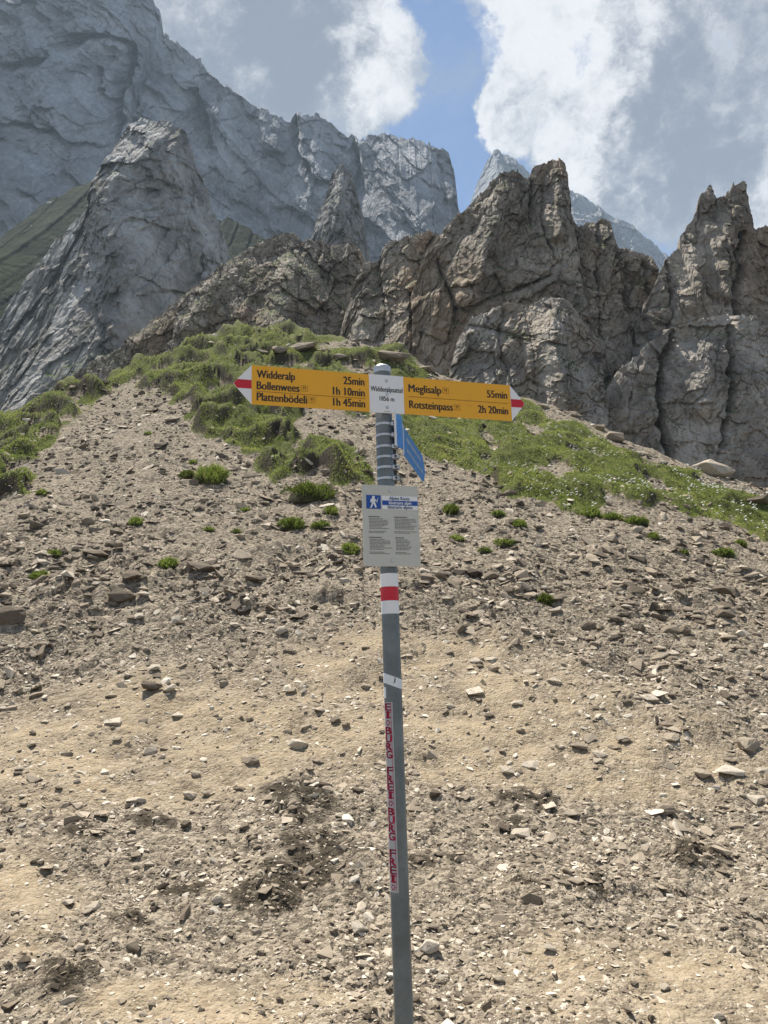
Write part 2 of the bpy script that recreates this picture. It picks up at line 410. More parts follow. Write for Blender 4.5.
soil_spots = [(75, 843, 30, 13), (150, 823, 34, 11), (178, 890, 26, 12), (138, 916, 30, 9), (302, 805, 50, 32), (262, 898, 42, 20), (322, 852, 56, 26), (420, 868, 26, 12), (60, 985, 40, 20),
              (700, 857, 40, 15), (605, 888, 24, 8), (528, 797, 34, 13), (505, 825, 18, 8), (288, 880, 60, 25), (530, 892, 18, 9), (450, 855, 22, 9), (366, 905, 20, 12)]
soil = np.zeros(GX.shape)
SX, SY = BPX + 1.0 * wx + 10 * perlin(GX * 7, GY * 7, seed=8), BPY + .6 * wy + 7 * perlin(GX * 7, GY * 7, seed=9)
for (a, b, rx, ry) in soil_spots: soil = np.maximum(soil, 1 - sstep(.35, 1.25, np.hypot((SX - a) / rx, (SY - b) / ry)))
soil *= sstep(-.35, .25, fbm(GX * 5, GY * 5, 3, 44) + .32); soil = blur(soil, 5)
dirt_spots = [(190, 735, 260, 75), (480, 720, 190, 75), (90, 780, 170, 40), (640, 985, 190, 55), (30, 900, 70, 60), (620, 760, 170, 50), (200, 1010, 200, 30), (440, 650, 120, 25), (330, 700, 100, 60)]
dirt = np.zeros(GX.shape)
DX, DY = BPX + 2.2 * wx, BPY + 1.5 * wy
for (a, b, rx, ry) in dirt_spots: dirt = np.maximum(dirt, 1 - sstep(.45, 1.15, np.hypot((DX - a) / rx, (DY - b) / ry)))
dirt = np.clip(dirt * (.75 + .6 * fbm(GX * 2.2, GY * 2.2, 3, 50)), 0, 1) * (1 - soil)
ledge = sstep(.2, .8, np.exp(-((BPY - 585 + 10 * perlin(GX * .4, GY * .4, seed=61)) / 34) ** 2) + .45 * fbm(GX * .8, GY * .8, 3, 62))
ledge *= (1 - dirt) * (1 - np.clip(grass * 2, 0, 1))

fade = sstep(1.4, 2.6, GY)
rough = (1 - .72 * dirt)
X2, Y2 = GX + .08 * perlin(GX * 3, GY * 3, seed=70), GY + .08 * perlin(GX * 3, GY * 3, seed=71)
soilh = blur(soil, 21)
dz = .13 * fbm(GX * .45, GY * .45, 3, 72) * sstep(3, 8, GY) + .05 * fbm(GX * 1.6, GY * 1.6, 4, 73)
r_, pl_, ed_ = facet(X2 * 1.9, Y2 * 2.9, 80); ek = sstep(.0, .3, ed_); dz = dz + ek * (rough * (.014 * r_ + .05 * pl_) + ledge * (.04 * r_ + .09 * pl_))
r_, pl_, ed_ = facet(X2 * 5.2, Y2 * 8.0, 81); ek = sstep(.0, .25, ed_); dz = dz + ek * rough * (.006 * r_ + .024 * pl_) * (1 + .6 * ledge)
r_, pl_, ed_ = facet(X2 * 15, Y2 * 20, 82); dz = dz + rough * (.003 * r_ + .010 * pl_)
near_w = 1 - sstep(9, 16, GY)
r_, pl_, ed_ = facet(X2 * 34, Y2 * 40, 83); dz = dz + near_w * rough * (.0015 * r_ + .005 * pl_)
dz = dz + soilh * (.085 * (1 - np.abs(perlin(GX * 7, GY * 7, seed=90))) + .018 * (1 - np.abs(perlin(GX * 19, GY * 19, seed=91))) - .03) 
gs = sstep(.15, .75, grass); gh = sstep(.25, .95, blur(grass, 23)) * gs
hum = np.clip(1 - np.abs(perlin(GX * .75 + .3 * perlin(GX * 1.5, GY * 1.5, seed=96), GY * 1.05, seed=95)), 0, 1)
hum2 = 1 - np.abs(perlin(GX * 2.0, GY * 2.4, seed=97))
gh = gh * (1 - .5 * sstep(390, 420, BPX))
dz = dz + gh * (.10 + .50 * (hum ** 1.5 - .45) + .10 * (hum2 - .5) + .06 * perlin(GX * 6, GY * 6, seed=98))
# eroded lips: steps across the slope in the turf
st_ = GY * .55 + .5 * fbm(GX * .35, GY * .2, 3, 99)
sf = st_ - np.floor(st_); dz = dz + gh * .42 * (sstep(.0, .72, sf) * (1 - sstep(.74, 1.0, sf)) - .4)
dz = dz * fade
GZd = GZ + dz
# rows beyond the crest, down the far side and on to the horizon, and back behind the viewer
back_dy = [.8, 2.2, 5, 10, 25, 80, 300, 1500]; back_dz = [.25, 1.4, 3.4, 6.0, 8, 9, 9.5, 10]
Vg = np.stack([GX, GY, GZd], -1)
ext = []
for a, b in zip(back_dy, back_dz):
    Y = GY[-1] + a; ext.append(np.stack([tt * Y, Y, np.maximum(GZd[-1] - b, -9.0) if a > 20 else GZd[-1] - b], -1))
front = []
for Y, sx in [(-14, 16.0), (-3, 6.0)]:
    front.append(np.stack([tt * sx, np.full(tt.shape, float(Y)), np.full(tt.shape, -1.6)], -1))
Vall = np.concatenate([np.array(front), Vg, np.array(ext)], 0)
nr, nc = Vall.shape[:2]
padA = lambda A: np.concatenate([np.repeat(A[:1], 2, 0), A, np.repeat(A[-1:], len(ext), 0)], 0).ravel()
ground = mesh_np('ground', Vall.reshape(-1, 3), grid_faces(nr, nc), M['ground'], attrs={'grass': padA(gs), 'soil': padA(soil), 'dirt': padA(dirt)}, smooth=True)
tag(ground, 'scree slope of grey beige stones and trodden dirt rising to the grassy crest', 'ground', kind='structure')

# surface lookups
VX, VY, VZ = Vg[..., 0], Vg[..., 1], Vg[..., 2]
PXd, PYd = project(Vg)
NRM = np.cross(np.gradient(Vg, axis=1), np.gradient(Vg, axis=0)); NRM /= np.linalg.norm(NRM, axis=-1, keepdims=True) + 1e-12
NRM[NRM[..., 2] < 0] *= -1
NB = np.stack([blur(NRM[..., k], 15) for k in range(3)], -1); NB /= np.linalg.norm(NB, axis=-1, keepdims=True)
def ground_at(px, py):
    i, j = np.unravel_index(np.argmin((PXd - px) ** 2 + (PYd - py) ** 2 + 1e-4 * GY), PXd.shape)
    return Vg[i, j], NB[i, j]

# ------------------------------------------------------------------ mountains, cliffs and crags
def smooth_line(v, n):
    k = np.hanning(n + 2)[1:-1]; k /= k.sum(); return np.convolve(np.pad(v, n // 2, 'edge'), k, 'valid')
def crag(name, outline, Y0, base_row, mat, label, cat, lean=.35, thick=None, step=1.0, vstep=1.05, size=6.0, amp=1.0, ang=20, stretch=1.8, seed=1,
         lines=(), yfun=None, topjag=1.0, fine=1.0, ridge=.0, crack=.6):
    """rock wall: front face leaning back under the outline, broken into facets at several scales, with its own thickness and back"""
    ox, oy = np.array(outline, float).T
    px = np.arange(ox[0], ox[-1] + .01, step)
    top = np.interp(px, ox, oy)
    rj, pj, _ = facet(px / 7.0, 0 * px + seed, seed); rk, pk, _ = facet(px / 2.6, 0 * px + seed, seed + 1); top = top + topjag * (1.6 * rj + 2.0 * pj + .7 * rk)
    Yt = np.full(px.shape, float(Y0)) if yfun is None else yfun(px)
    mpp = Y0 / F                                                     # metres per pixel there
    T = np.array([at(a, b, y) for a, b, y in zip(px, top, Yt)])
    zb = np.array([at(a, base_row, y)[2] for a, y in zip(px, Yt)]) - 1.0
    H = np.maximum(T[:, 2] - zb, mpp * 2)
    nv = int(np.clip(np.max(base_row - top) / vstep, 30, 520))
    s = np.linspace(0, 1, nv)[:, None]
    X = np.repeat(T[None, :, 0], nv, 0); Z = zb[None] + s * H[None]
    Yb = Yt[None] - lean * (1 - s) * H[None] * (1 - .25 * s)
    P = np.stack([X, Yb, Z], -1)
    bx, by = project(P)
    c, sn = cos(R(ang)), sin(R(ang))
    wa = size * .16
    Xw = X + wa * perlin(X / size * .8, Z / size * .8, seed=seed) ; Zw = Z + wa * perlin(X / size * .8, Z / size * .8, seed=seed + 1)
    Xw = Xw + .05 * size * perlin(X / size * 5, Z / size * 5, seed=seed + 2); Zw = Zw + .05 * size * perlin(X / size * 5, Z / size * 5, seed=seed + 9)
    U, V = (Xw * c - Zw * sn), (Xw * sn + Zw * c) / stretch
    D = np.zeros(X.shape); DX = D.copy(); DZ = D.copy()
    for k, (sc, a) in enumerate([(1.0, .85), (.43, .46), (.2, .24), (.10, .13 * fine), (.05, .08 * fine), (.024, .05 * fine)]):
        r, pl, ed = facet(U / (size * sc), V / (size * sc), seed + 10 * k)
        w_ = size * a * amp
        D += w_ * ((.16 if k < 2 else .26) * r + .34 * pl) - crack * w_ * .14 * np.exp(-(ed / .06) ** 2)
        DX += w_ * .07 * ((r * 7.3) % 1 - .5); DZ += w_ * .10 * ((r * 13.7) % 1 - .5)
    for k, (sc, a) in enumerate([(.46, .15), (.19, .065), (.08, .03 * fine)]):
        bu, bv = U / (size * sc) + .22 * perlin(U / size * 3, V / size * 2, seed=seed + 60 + k), V / (size * sc) * stretch * .62 + .2 * perlin(U / size * 2, V / size * 3, seed=seed + 70 + k)
        iu = np.floor(bu); off_ = (hsh(iu, iu * 0, 0, seed + 80 + k) & 255) / 255.0; bv = bv * (.7 + .6 * off_) + off_ * 7; iv = np.floor(bv)
        h_ = hsh(iu, iv, 0, seed + 90 + k); r_ = (h_ & 255) / 127.5 - 1; tx_ = ((h_ >> 8) & 255) / 127.5 - 1; ty_ = ((h_ >> 16) & 255) / 127.5 - 1
        fu, fv = bu - iu - .5, bv - iv - .5; e_ = np.minimum(.5 - np.abs(fu), .5 - np.abs(fv))
        D += size * a * amp * (.75 * r_ + .9 * (tx_ * fu + ty_ * fv)) - crack * size * a * amp * .6 * np.exp(-(e_ / .04) ** 2) * (((h_ >> 24) & 7) < 5)
    D += size * amp * .25 * fbm(X / size * .5, Z / size * .5, 3, seed + 3)
    D += size * amp * .03 * (1 - 2 * np.abs(perlin(U / size * 9, V / size * 5, seed=seed + 5)))
    D += size * amp * .015 * (1 - 2 * np.abs(perlin(U / size * 25, V / size * 16, seed=seed + 6)))
    jx = bx + 4 * perlin(bx / 14, by / 14, seed=seed + 7) + 1.6 * perlin(bx / 4, by / 4, seed=seed + 8)
    if ridge: D += size * amp * ridge * ((1 - np.abs(perlin(U / size * .8, V / size * .8, seed=seed + 41))) ** 2 - .5 + .5 * ((1 - np.abs(perlin(U / size * 2.1, V / size * 1.6, seed=seed + 42))) ** 2 - .5))
    for (pts, wpx, dep, kind) in lines:
        dist = polydist(jx, by, pts)
        if kind == 'gully': D -= dep * np.exp(-(dist / wpx) ** 2)
        elif kind == 'cut': D -= .8 * dep * np.exp(-(dist / (wpx * .75))) * (.45 + .55 * sstep(-.4, .5, perlin(bx / 16, by / 16, seed=seed + 33)))
        elif kind == 'tent': D += dep * np.clip(1 - dist / wpx, 0, 1) * sstep(-4, 45, by - top[None])
    for k_ in range(1): pass
    el_ = np.arctan2(np.percentile(T[:, 2], 85), Y0)
    below = sstep(0, 14, by - top[None]); D *= .55 + .45 * below
    P[..., 1] -= D * cos(el_); P[..., 0] += DX; P[..., 2] += DZ * topjag - D * sin(el_)
    # round the edge into the top, then down the back
    n = len(px); th = thick or H.max() * .6
    rowsb = []
    last = P[-1]
    for a, b in [(.04, .0), (.15, -.03), (.5, -.22), (1.0, -.6), (1.3, -1.05)]:
        q = last.copy(); q[:, 1] += a * th; q[:, 2] += b * H; q[:, 0] *= (1 + a * th / Y0 * .35)
        if a < .9: q[:, 2] += .25 * size * amp * perlin(q[:, 0] / size * 2, q[:, 1] / size * 2, seed=seed + 4) * (a + .1)
        rowsb.append(q)
    A = np.concatenate([P, np.array(rowsb)], 0)
    o = mesh_np(name, A.reshape(-1, 3), grid_faces(A.shape[0], n), mat, smooth=False)
    tag(o, label, cat, kind='structure')
    return o

crag('mountain', [(-330, -40), (-120, -60), (40, -75), (120, -50), (148, -20), (155, 0), (160, 15), (159, 32), (175, 45), (200, 62), (230, 85), (262, 105), (290, 118), (300, 113), (318, 112), (335, 124),
     (350, 140), (357, 147), (368, 137), (380, 133), (400, 139), (425, 143), (447, 153), (453, 170), (456, 205), (461, 217), (475, 262), (490, 330)],
     330, 500, M['far_rock'], 'big blue grey limestone mountain wall filling the upper left', 'mountain', lean=.42, thick=120, step=1.0, vstep=1.3, size=30, amp=.8, fine=.4, ridge=.8, crack=.15, ang=-38, stretch=2.4, seed=11,
     lines=[([(132, 50), (120, 85), (112, 110), (104, 150)], 6, 55, 'gully'), ([(98, 70), (97, 95), (106, 125)], 3, 24, 'gully'), ([(190, 95), (193, 125), (208, 150)], 6, 34, 'gully'),
            ([(293, 118), (296, 146), (312, 172), (330, 180)], 3.5, 36, 'gully'), ([(352, 142), (356, 175), (362, 235)], 3.5, 36, 'gully'), ([(155, 20), (165, 62), (170, 78)], 4, 8, 'gully'),
            ([(0, 125), (60, 140), (100, 160)], 4, 18, 'gully'), ([(60, 40), (110, 36), (135, 45)], 3, 24, 'gully'), ([(318, 130), (322, 160)], 24, 22, 'tent'), ([(405, 160), (420, 235)], 40, 26, 'tent'),
            ([(437, 160), (443, 200)], 2.2, 6, 'gully'), ([(0, 72), (40, 60), (80, 40)], 5, 20, 'gully'), ([(240, 100), (270, 150), (300, 215)], 6, 6, 'gully')])
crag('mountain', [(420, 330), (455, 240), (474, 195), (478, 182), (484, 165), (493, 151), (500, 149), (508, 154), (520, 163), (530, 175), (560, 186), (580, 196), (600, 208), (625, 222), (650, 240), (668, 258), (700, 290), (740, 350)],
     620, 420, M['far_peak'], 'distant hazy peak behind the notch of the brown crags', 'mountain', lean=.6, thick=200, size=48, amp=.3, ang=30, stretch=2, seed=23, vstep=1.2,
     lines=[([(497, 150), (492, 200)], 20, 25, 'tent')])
m, t = material('far_alpine_turf')
P_ = t.n('ShaderNodeTexCoord').outputs['Object']
c_ = t.cramp(t.noise(P_, .12, 8, .68), [(.35, (.013, .018, .009)), (.5, (.024, .031, .014)), (.66, (.042, .05, .025))])
c_ = t.mix(t.ramp(t.noise(P_, .2, 5, .6), .66, .70, 0, .8), c_, (.3, .3, .3))
finish(t, c_, 1.0, bump(t, t.noise(P_, .35, 7, .65), 1.0, 2.0), spec=.05)
M['turf'] = m
crag('hillside', [(-260, 330), (-60, 262), (0, 237), (40, 207), (70, 190), (100, 176), (130, 192), (170, 232), (200, 226), (226, 217), (245, 226), (265, 240), (300, 262), (340, 300)],
     200, 500, M['turf'], 'dark green grassy hillside between the mountain wall and the rock pyramid', 'hillside', lean=1.0, thick=60, size=16, amp=.10, ang=40, stretch=2, seed=31, vstep=1.4)
crag('rock_pyramid', [(-200, 560), (-100, 440), (-50, 385), (0, 322), (15, 296), (30, 270), (50, 246), (80, 216), (97, 191), (108, 165), (115, 146), (130, 124), (146, 120), (165, 121), (182, 131), (192, 150), (200, 176),
     (215, 214), (228, 246), (240, 288), (262, 340), (290, 400)],
     130, 520, M['pyramid'], 'pale grey rock pyramid with brown streaks standing before the mountain', 'rock', lean=.5, thick=45, step=.8, vstep=1.1, size=11, amp=.72, ang=17, stretch=3.4, fine=.6, crack=.25, seed=41,
     lines=[([(176, 130), (122, 190), (130, 230), (137, 270), (135, 320), (150, 420)], 46, 9, 'tent'), ([(176, 130), (190, 175), (205, 230), (225, 300)], 22, 5, 'tent'), ([(122, 192), (131, 232), (139, 272), (136, 312)], 3, 1.6, 'cut'),
            ([(100, 195), (98, 230), (104, 240)], 2.5, 2.2, 'cut'), ([(60, 260), (30, 320), (0, 345)], 5, 2.5, 'cut'), ([(80, 305), (112, 322), (120, 350)], 4, 2.5, 'cut'), ([(195, 185), (192, 220)], 3, 2.5, 'cut'),
            ([(170, 150), (165, 230), (178, 300)], 5, 2.0, 'cut'), ([(118, 200), (80, 270), (40, 330)], 3, 1.6, 'cut'), ([(210, 240), (196, 290), (180, 300)], 3, 2.0, 'cut')])
crag('rock_pinnacle', [(296, 290), (306, 256), (314, 232), (320, 212), (326, 190), (331, 176), (338, 167), (345, 166), (352, 173), (357, 192), (362, 214), (366, 236), (372, 270), (380, 300)],
     118, 420, M['pyramid'], 'slim brown grey rock pinnacle rising behind the vegetated crag', 'rock', lean=.3, thick=18, step=.7, vstep=1.0, size=5, amp=.75, ang=10, stretch=2.6, seed=47,
     lines=[([(342, 168), (336, 230), (330, 290)], 18, 4, 'tent'), ([(352, 190), (350, 240)], 2.5, 1.5, 'cut')])
crag('crag', [(20, 420), (48, 392), (75, 372), (110, 352), (130, 337), (160, 313), (185, 294), (214, 271), (225, 262), (240, 252), (262, 242), (278, 234), (292, 232), (302, 239), (320, 240), (335, 246), (350, 242), (361, 250), (366, 262), (374, 276), (386, 300), (410, 360), (430, 420)],
     60, 480, M['crag'], 'brown crag with grassy ledges along its left ridge', 'crag', lean=.5, thick=20, step=.8, vstep=.95, size=3.6, amp=.62, ang=-20, stretch=1.6, seed=53,
     lines=[([(366, 255), (365, 290), (372, 335), (366, 380)], 3.0, 3.5, 'cut'), ([(300, 245), (290, 300), (270, 350)], 30, 2.2, 'tent'), ([(225, 265), (190, 320)], 18, 1.4, 'tent'), ([(318, 243), (322, 280)], 2.5, 1.2, 'cut')])
crag('crag', [(340, 330), (352, 285), (362, 264), (378, 258), (384, 243), (394, 240), (414, 236), (430, 231), (446, 240), (462, 262), (490, 310), (520, 400)],
     54, 480, M['crag'], 'jointed grey brown buttress at the left end of the cliff', 'crag', lean=.42, thick=14, step=.7, vstep=.95, size=3.4, amp=.6, ang=26, stretch=2.0, seed=59,
     lines=[([(434, 236), (418, 262), (430, 300), (445, 330)], 2.6, 2.2, 'cut'), ([(398, 250), (408, 300), (404, 345)], 16, 1.4, 'tent'), ([(378, 262), (386, 310), (380, 360)], 2.4, 1.4, 'cut')])
crag('cliff', [(412, 300), (424, 262), (434, 243), (448, 228), (464, 210), (479, 193), (490, 182), (500, 173), (508, 170), (517, 171), (523, 176), (529, 178), (531, 168), (535, 164), (545, 161), (557, 159), (563, 162), (566, 172), (566, 195), (570, 213), (578, 226), (592, 224), (599, 216), (606, 217), (612, 221),
     (608, 233), (612, 243), (620, 248), (632, 247), (645, 254), (652, 257), (658, 270), (664, 292), (680, 340), (700, 420)],
     50, 500, M['crag'], 'brown rock tower with a square summit above the yellow arrow signs', 'cliff', lean=.30, thick=12, step=.7, vstep=.9, size=3.8, amp=.62, ang=24, stretch=2.2, seed=67,
     lines=[([(456, 322), (453, 300), (447, 285), (440, 262)], 2.6, 2.6, 'cut'), ([(455, 312), (500, 295), (548, 276), (560, 262)], 2.6, 1.8, 'cut'), ([(529, 178), (533, 200), (531, 225)], 1.8, 2.2, 'cut'), ([(545, 190), (541, 225), (556, 260)], 1.6, 1.4, 'cut'),
            ([(500, 180), (485, 240), (470, 290)], 20, 1.8, 'tent'), ([(556, 165), (556, 230)], 14, 1.6, 'tent'), ([(600, 225), (594, 262), (602, 340)], 2.2, 1.6, 'cut'), ([(628, 262), (624, 310)], 2.0, 1.6, 'cut'), ([(645, 262), (650, 300), (655, 325)], 2.5, 2.4, 'cut')])
crag('rock_buttress', [(440, 440), (450, 372), (458, 340), (472, 318), (492, 308), (508, 302), (524, 306), (540, 301), (551, 296), (562, 297), (572, 306), (581, 318), (590, 332), (597, 348), (599, 366), (606, 392), (614, 440)],
     43, 500, M['crag_grey'], 'rounded grey buttress bulging from the cliff foot above the right arrow', 'rock', lean=.42, thick=7, step=.6, vstep=.85, size=2.8, amp=.55, ang=34, stretch=2.0, seed=71,
     lines=[([(556, 300), (545, 340), (560, 390)], 26, 2.0, 'tent'), ([(470, 325), (520, 335), (560, 345)], 2.4, .9, 'cut'), ([(505, 308), (500, 350), (515, 390)], 3, .9, 'cut')])
crag('rock_pinnacle', [(636, 330), (648, 296), (655, 280), (662, 268), (668, 258), (675, 253), (680, 249), (682, 236), (687, 229), (695, 221), (698, 209), (700, 197), (706, 190), (711, 187), (715, 194), (719, 199), (725, 195), (730, 191), (734, 184), (740, 181), (745, 183), (747, 190),
     (746, 203), (744, 216), (741, 229), (743, 239), (748, 234), (754, 228), (768, 225), (785, 226), (810, 236), (850, 246), (900, 262), (980, 300), (1060, 380)],
     46, 520, M['crag'], 'jagged brown rock pinnacle with twin teeth at the right edge', 'rock', lean=.22, thick=10, step=.7, vstep=.9, size=3.6, amp=.55, ang=-8, stretch=2.4, seed=79,
     lines=[([(742, 232), (738, 262), (734, 330), (724, 400), (718, 440)], 1.9, 5.0, 'gully'), ([(700, 210), (698, 250)], 1.8, 1.2, 'cut'), ([(690, 240), (690, 300)], 14, 1.2, 'tent'), ([(668, 262), (674, 300), (668, 330)], 2.2, 1.6, 'cut'), ([(722, 215), (720, 290)], 12, 1.0, 'tent')])
crag('rock_slab', [(586, 470), (598, 408), (606, 388), (622, 368), (640, 352), (655, 338), (668, 330), (690, 324), (716, 317), (745, 314), (775, 318), (820, 330), (900, 360), (980, 420)],
     42, 520, M['crag_grey'], 'grey rock slab split by tall dark cracks below the right pinnacle', 'rock', lean=.30, thick=6, step=.65, vstep=.85, size=3.0, amp=.42, ang=28, stretch=1.6, seed=83,
     lines=[([(676, 332), (668, 358), (662, 385), (664, 420), (671, 458), (676, 490)], 2.6, 7, 'gully'), ([(734, 316), (730, 350), (733, 385), (728, 418), (722, 445)], 1.9, 6, 'gully'), ([(640, 360), (625, 420)], 3, .7, 'cut'), ([(700, 330), (704, 400)], 20, .9, 'tent')])

# ------------------------------------------------------------------ loose stones
def hull_stone(seed, flat, n=13, bev=True):
    r = random.Random(seed); bm = bmesh.new()
    for _ in range(n):
        v = np.array([r.gauss(0, 1), r.gauss(0, 1), r.gauss(0, 1)]); v = v / max(abs(v)) if r.random() < .75 else v / np.linalg.norm(v)
        bm.verts.new((v[0] * r.uniform(.75, 1), v[1] * r.uniform(.6, .95), v[2] * flat * r.uniform(.7, 1)))
    res = bmesh.ops.convex_hull(bm, input=bm.verts)
    bmesh.ops.delete(bm, geom=[e for e in res['geom_interior'] if isinstance(e, bmesh.types.BMVert)], context='VERTS')
    bmesh.ops.triangulate(bm, faces=bm.faces)
    bm.verts.ensure_lookup_table()
    V = np.array([v.co[:] for v in bm.verts]); T = np.array([[v.index for v in f.verts] for f in bm.faces]); bm.free()
    return V, T
def stone_mesh(seed, flat):
    """bigger stone with chipped edges and a rough skin"""
    V, T = hull_stone(seed, flat, 15)
    bm = bmesh.new(); vs = [bm.verts.new(v) for v in V]
    for f in T: bm.faces.new([vs[k] for k in f])
    bmesh.ops.dissolve_limit(bm, angle_limit=R(14), verts=bm.verts, edges=bm.edges)
    bmesh.ops.bevel(bm, geom=list(bm.edges), offset=.035, segments=1, affect='EDGES')
    bmesh.ops.triangulate(bm, faces=bm.faces)
    bmesh.ops.subdivide_edges(bm, edges=[e for e in bm.edges if e.calc_length() > .3], cuts=2, use_grid_fill=True)
    bmesh.ops.triangulate(bm, faces=bm.faces)
    co = np.array([v.co[:] for v in bm.verts])
    dsp = .05 * perlin(co[:, 0] * 3 + seed, co[:, 1] * 3, co[:, 2] * 3 / flat, seed=seed) + .03 * perlin(co[:, 0] * 8, co[:, 1] * 8, co[:, 2] * 8, seed=seed + 1)
    bm.normal_update()
    for v, q in zip(bm.verts, dsp): v.co += v.normal * float(q) * (.4 + .6 * flat)
    me = bpy.data.meshes.new('stone'); bm.to_mesh(me); bm.free(); me.materials.append(M['stone'])
    return me
stone_meshes = {'flat': [stone_mesh(100 + k, .26) for k in range(7)], 'block': [stone_mesh(200 + k, .55) for k in range(7)]}

def gravel_cloud(name, n, size_fun, protos, tone_fun, mat, weight, label, cat, seed, sink=.25):
    """many small stones as one mesh: position by visible area, size by distance"""
    g = np.random.default_rng(seed)
    i = g.uniform(8, Vg.shape[0] - 2.01, n * 3); j = g.uniform(40, Vg.shape[1] - 41, n * 3)
    i0, j0 = i.astype(int), j.astype(int)
    keep = g.random(n * 3) < weight(i0, j0); i, j, i0, j0 = i[keep][:n], j[keep][:n], i0[keep][:n], j0[keep][:n]
    fi, fj = (i - i0)[:, None], (j - j0)[:, None]
    C = (Vg[i0, j0] * (1 - fi) * (1 - fj) + Vg[i0 + 1, j0] * fi * (1 - fj) + Vg[i0, j0 + 1] * (1 - fi) * fj + Vg[i0 + 1, j0 + 1] * fi * fj)
    N = NB[i0, j0]; nn = len(C)
    sz = size_fun(g, nn, C[:, 1], i0, j0); tone = tone_fun(g, nn, i0, j0)
    which = g.integers(0, len(protos), nn)
    ang = g.uniform(0, 2 * pi, nn); N = N + g.normal(0, .22, N.shape); N /= np.linalg.norm(N, axis=1)[:, None]
    A = np.stack([np.cos(ang), np.sin(ang), 0 * ang], 1); A -= N * (A * N).sum(1)[:, None]; A /= np.linalg.norm(A, axis=1)[:, None]; B = np.cross(N, A)
    VV, FF, TT, off = [], [], [], 0
    for k, (pv, pf) in enumerate(protos):
        s = which == k; m_ = s.sum()
        if not m_: continue
        loc = pv[None] * (sz[s][:, None, None] * .5) * np.stack([np.ones(m_), g.uniform(.6, 1, m_), g.uniform(.6, 1.3, m_)], 1)[:, None, :]
        W = C[s][:, None] + loc[..., :1] * A[s][:, None] + loc[..., 1:2] * B[s][:, None] + (loc[..., 2:] + (sz[s] * g.uniform(-.12, .10, m_))[:, None, None]) * N[s][:, None]
        VV.append(W.reshape(-1, 3)); FF.append((pf[None] + (np.arange(m_) * len(pv))[:, None, None] + off).reshape(-1, 3)); TT.append(np.repeat(tone[s], len(pv))); off += m_ * len(pv)
    o = mesh_np(name, np.concatenate(VV), np.concatenate(FF), mat, attrs={'tone': np.concatenate(TT)})
    return tag(o, label, cat, kind='stuff')
protos = [hull_stone(300 + k, [.22, .3, .4, .55, .18, .3][k % 6], 11) for k in range(18)]
scree_w = (1 - .80 * dirt) * (1 - .9 * gs) * (1 - .3 * soil)
clus = np.clip(.68 + .8 * fbm(GX * 1.1 + 9, GY * .8, 4, 140), .25, 1)
def w_scree(i, j): return np.clip(scree_w[i, j] * clus[i, j], 0, 1)
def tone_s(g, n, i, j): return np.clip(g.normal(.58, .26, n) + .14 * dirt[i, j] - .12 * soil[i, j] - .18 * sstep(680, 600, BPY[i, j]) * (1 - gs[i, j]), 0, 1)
def size_small(g, n, Y, i, j): return np.clip((g.pareto(2.4, n) + 1) * 2.3, 2, 9) * Y * 1.1 / F
def size_mid(g, n, Y, i, j): return np.minimum(np.clip((g.pareto(2.1, n) + 1) * 4.6, 4, 18) * Y * 1.1 / F, .32) * (1 - .25 * dirt[i, j])
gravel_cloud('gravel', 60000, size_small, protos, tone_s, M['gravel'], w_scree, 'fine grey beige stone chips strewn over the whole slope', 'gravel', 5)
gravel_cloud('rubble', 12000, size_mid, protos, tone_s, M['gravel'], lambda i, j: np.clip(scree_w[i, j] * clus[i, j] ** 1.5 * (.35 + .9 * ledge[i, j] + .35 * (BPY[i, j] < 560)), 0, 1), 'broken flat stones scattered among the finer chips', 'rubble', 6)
# rocky edge of the crest on the right, below the cliff, and outcrop stones on the top
crest_w = np.clip(np.exp(-((BPY - (cr[None, :] + 9)) / 11) ** 2) * sstep(370, 430, BPX) + 1.6 * np.exp(-((BPX - 308) / 38) ** 2 - ((BPY - 344) / 8) ** 2) + .5 * np.exp(-((BPX - 395) / 40) ** 2 - ((BPY - 362) / 12) ** 2), 0, 1)
gravel_cloud('crest_rubble', 1500, lambda g, n, Y, i, j: np.clip((g.pareto(1.9, n) + 1) * 5, 4, 20) * Y * 1.1 / F, protos, lambda g, n, i, j: np.clip(g.normal(.5, .2, n), 0, 1), M['gravel'],
             lambda i, j: crest_w[i, j], 'grey rubble along the crest between meadow and cliff', 'rubble', 8, sink=.1)

def place_stone(px, py, wpx, hpx, tone, kind, label, group=None, name='stone', rz=None):
    p, n = ground_at(px, py + .25 * hpx)
    mpp = (p[1] * cos(PITCH) + p[2] * sin(PITCH)) / F
    sx = wpx * mpp * .5; shape = 'flat' if kind == 'f' else 'block'
    me = random.choice(stone_meshes[shape])
    o = bpy.data.objects.new(name, me); col.objects.link(o)
    sz_ = max(hpx * mpp * (.8 if kind == 'f' else .9) / (.26 * 2 if kind == 'f' else .55 * 2), sx * .35)
    o.scale = (sx * 1.06, sx * random.uniform(.75, 1.0), min(sz_, sx * 1.3))
    z_axis = np.array(n) * (.6 if kind == 'f' else .35) + np.array([random.uniform(-.08, .08), -.05 + random.uniform(-.08, .08), .5])
    from mathutils import Vector
    q = Vector(z_axis).to_track_quat('Z', 'Y'); q.rotate(Vector((0, 0, 1)).rotation_difference(Vector((0, 0, 1))))
    o.rotation_mode = 'QUATERNION'
    from mathutils import Quaternion
    o.rotation_quaternion = q @ Quaternion((0, 0, 1), random.uniform(-.35, .35) + random.choice([0, pi]))
    o.location = Vector(p) + Vector((0, 0, sz_ * (.26 if kind == 'f' else .55) * .45))
    o.color = (tone, tone, tone, 1)
    tag(o, label, 'boulder' if name == 'boulder' else 'stone', group)
    return o
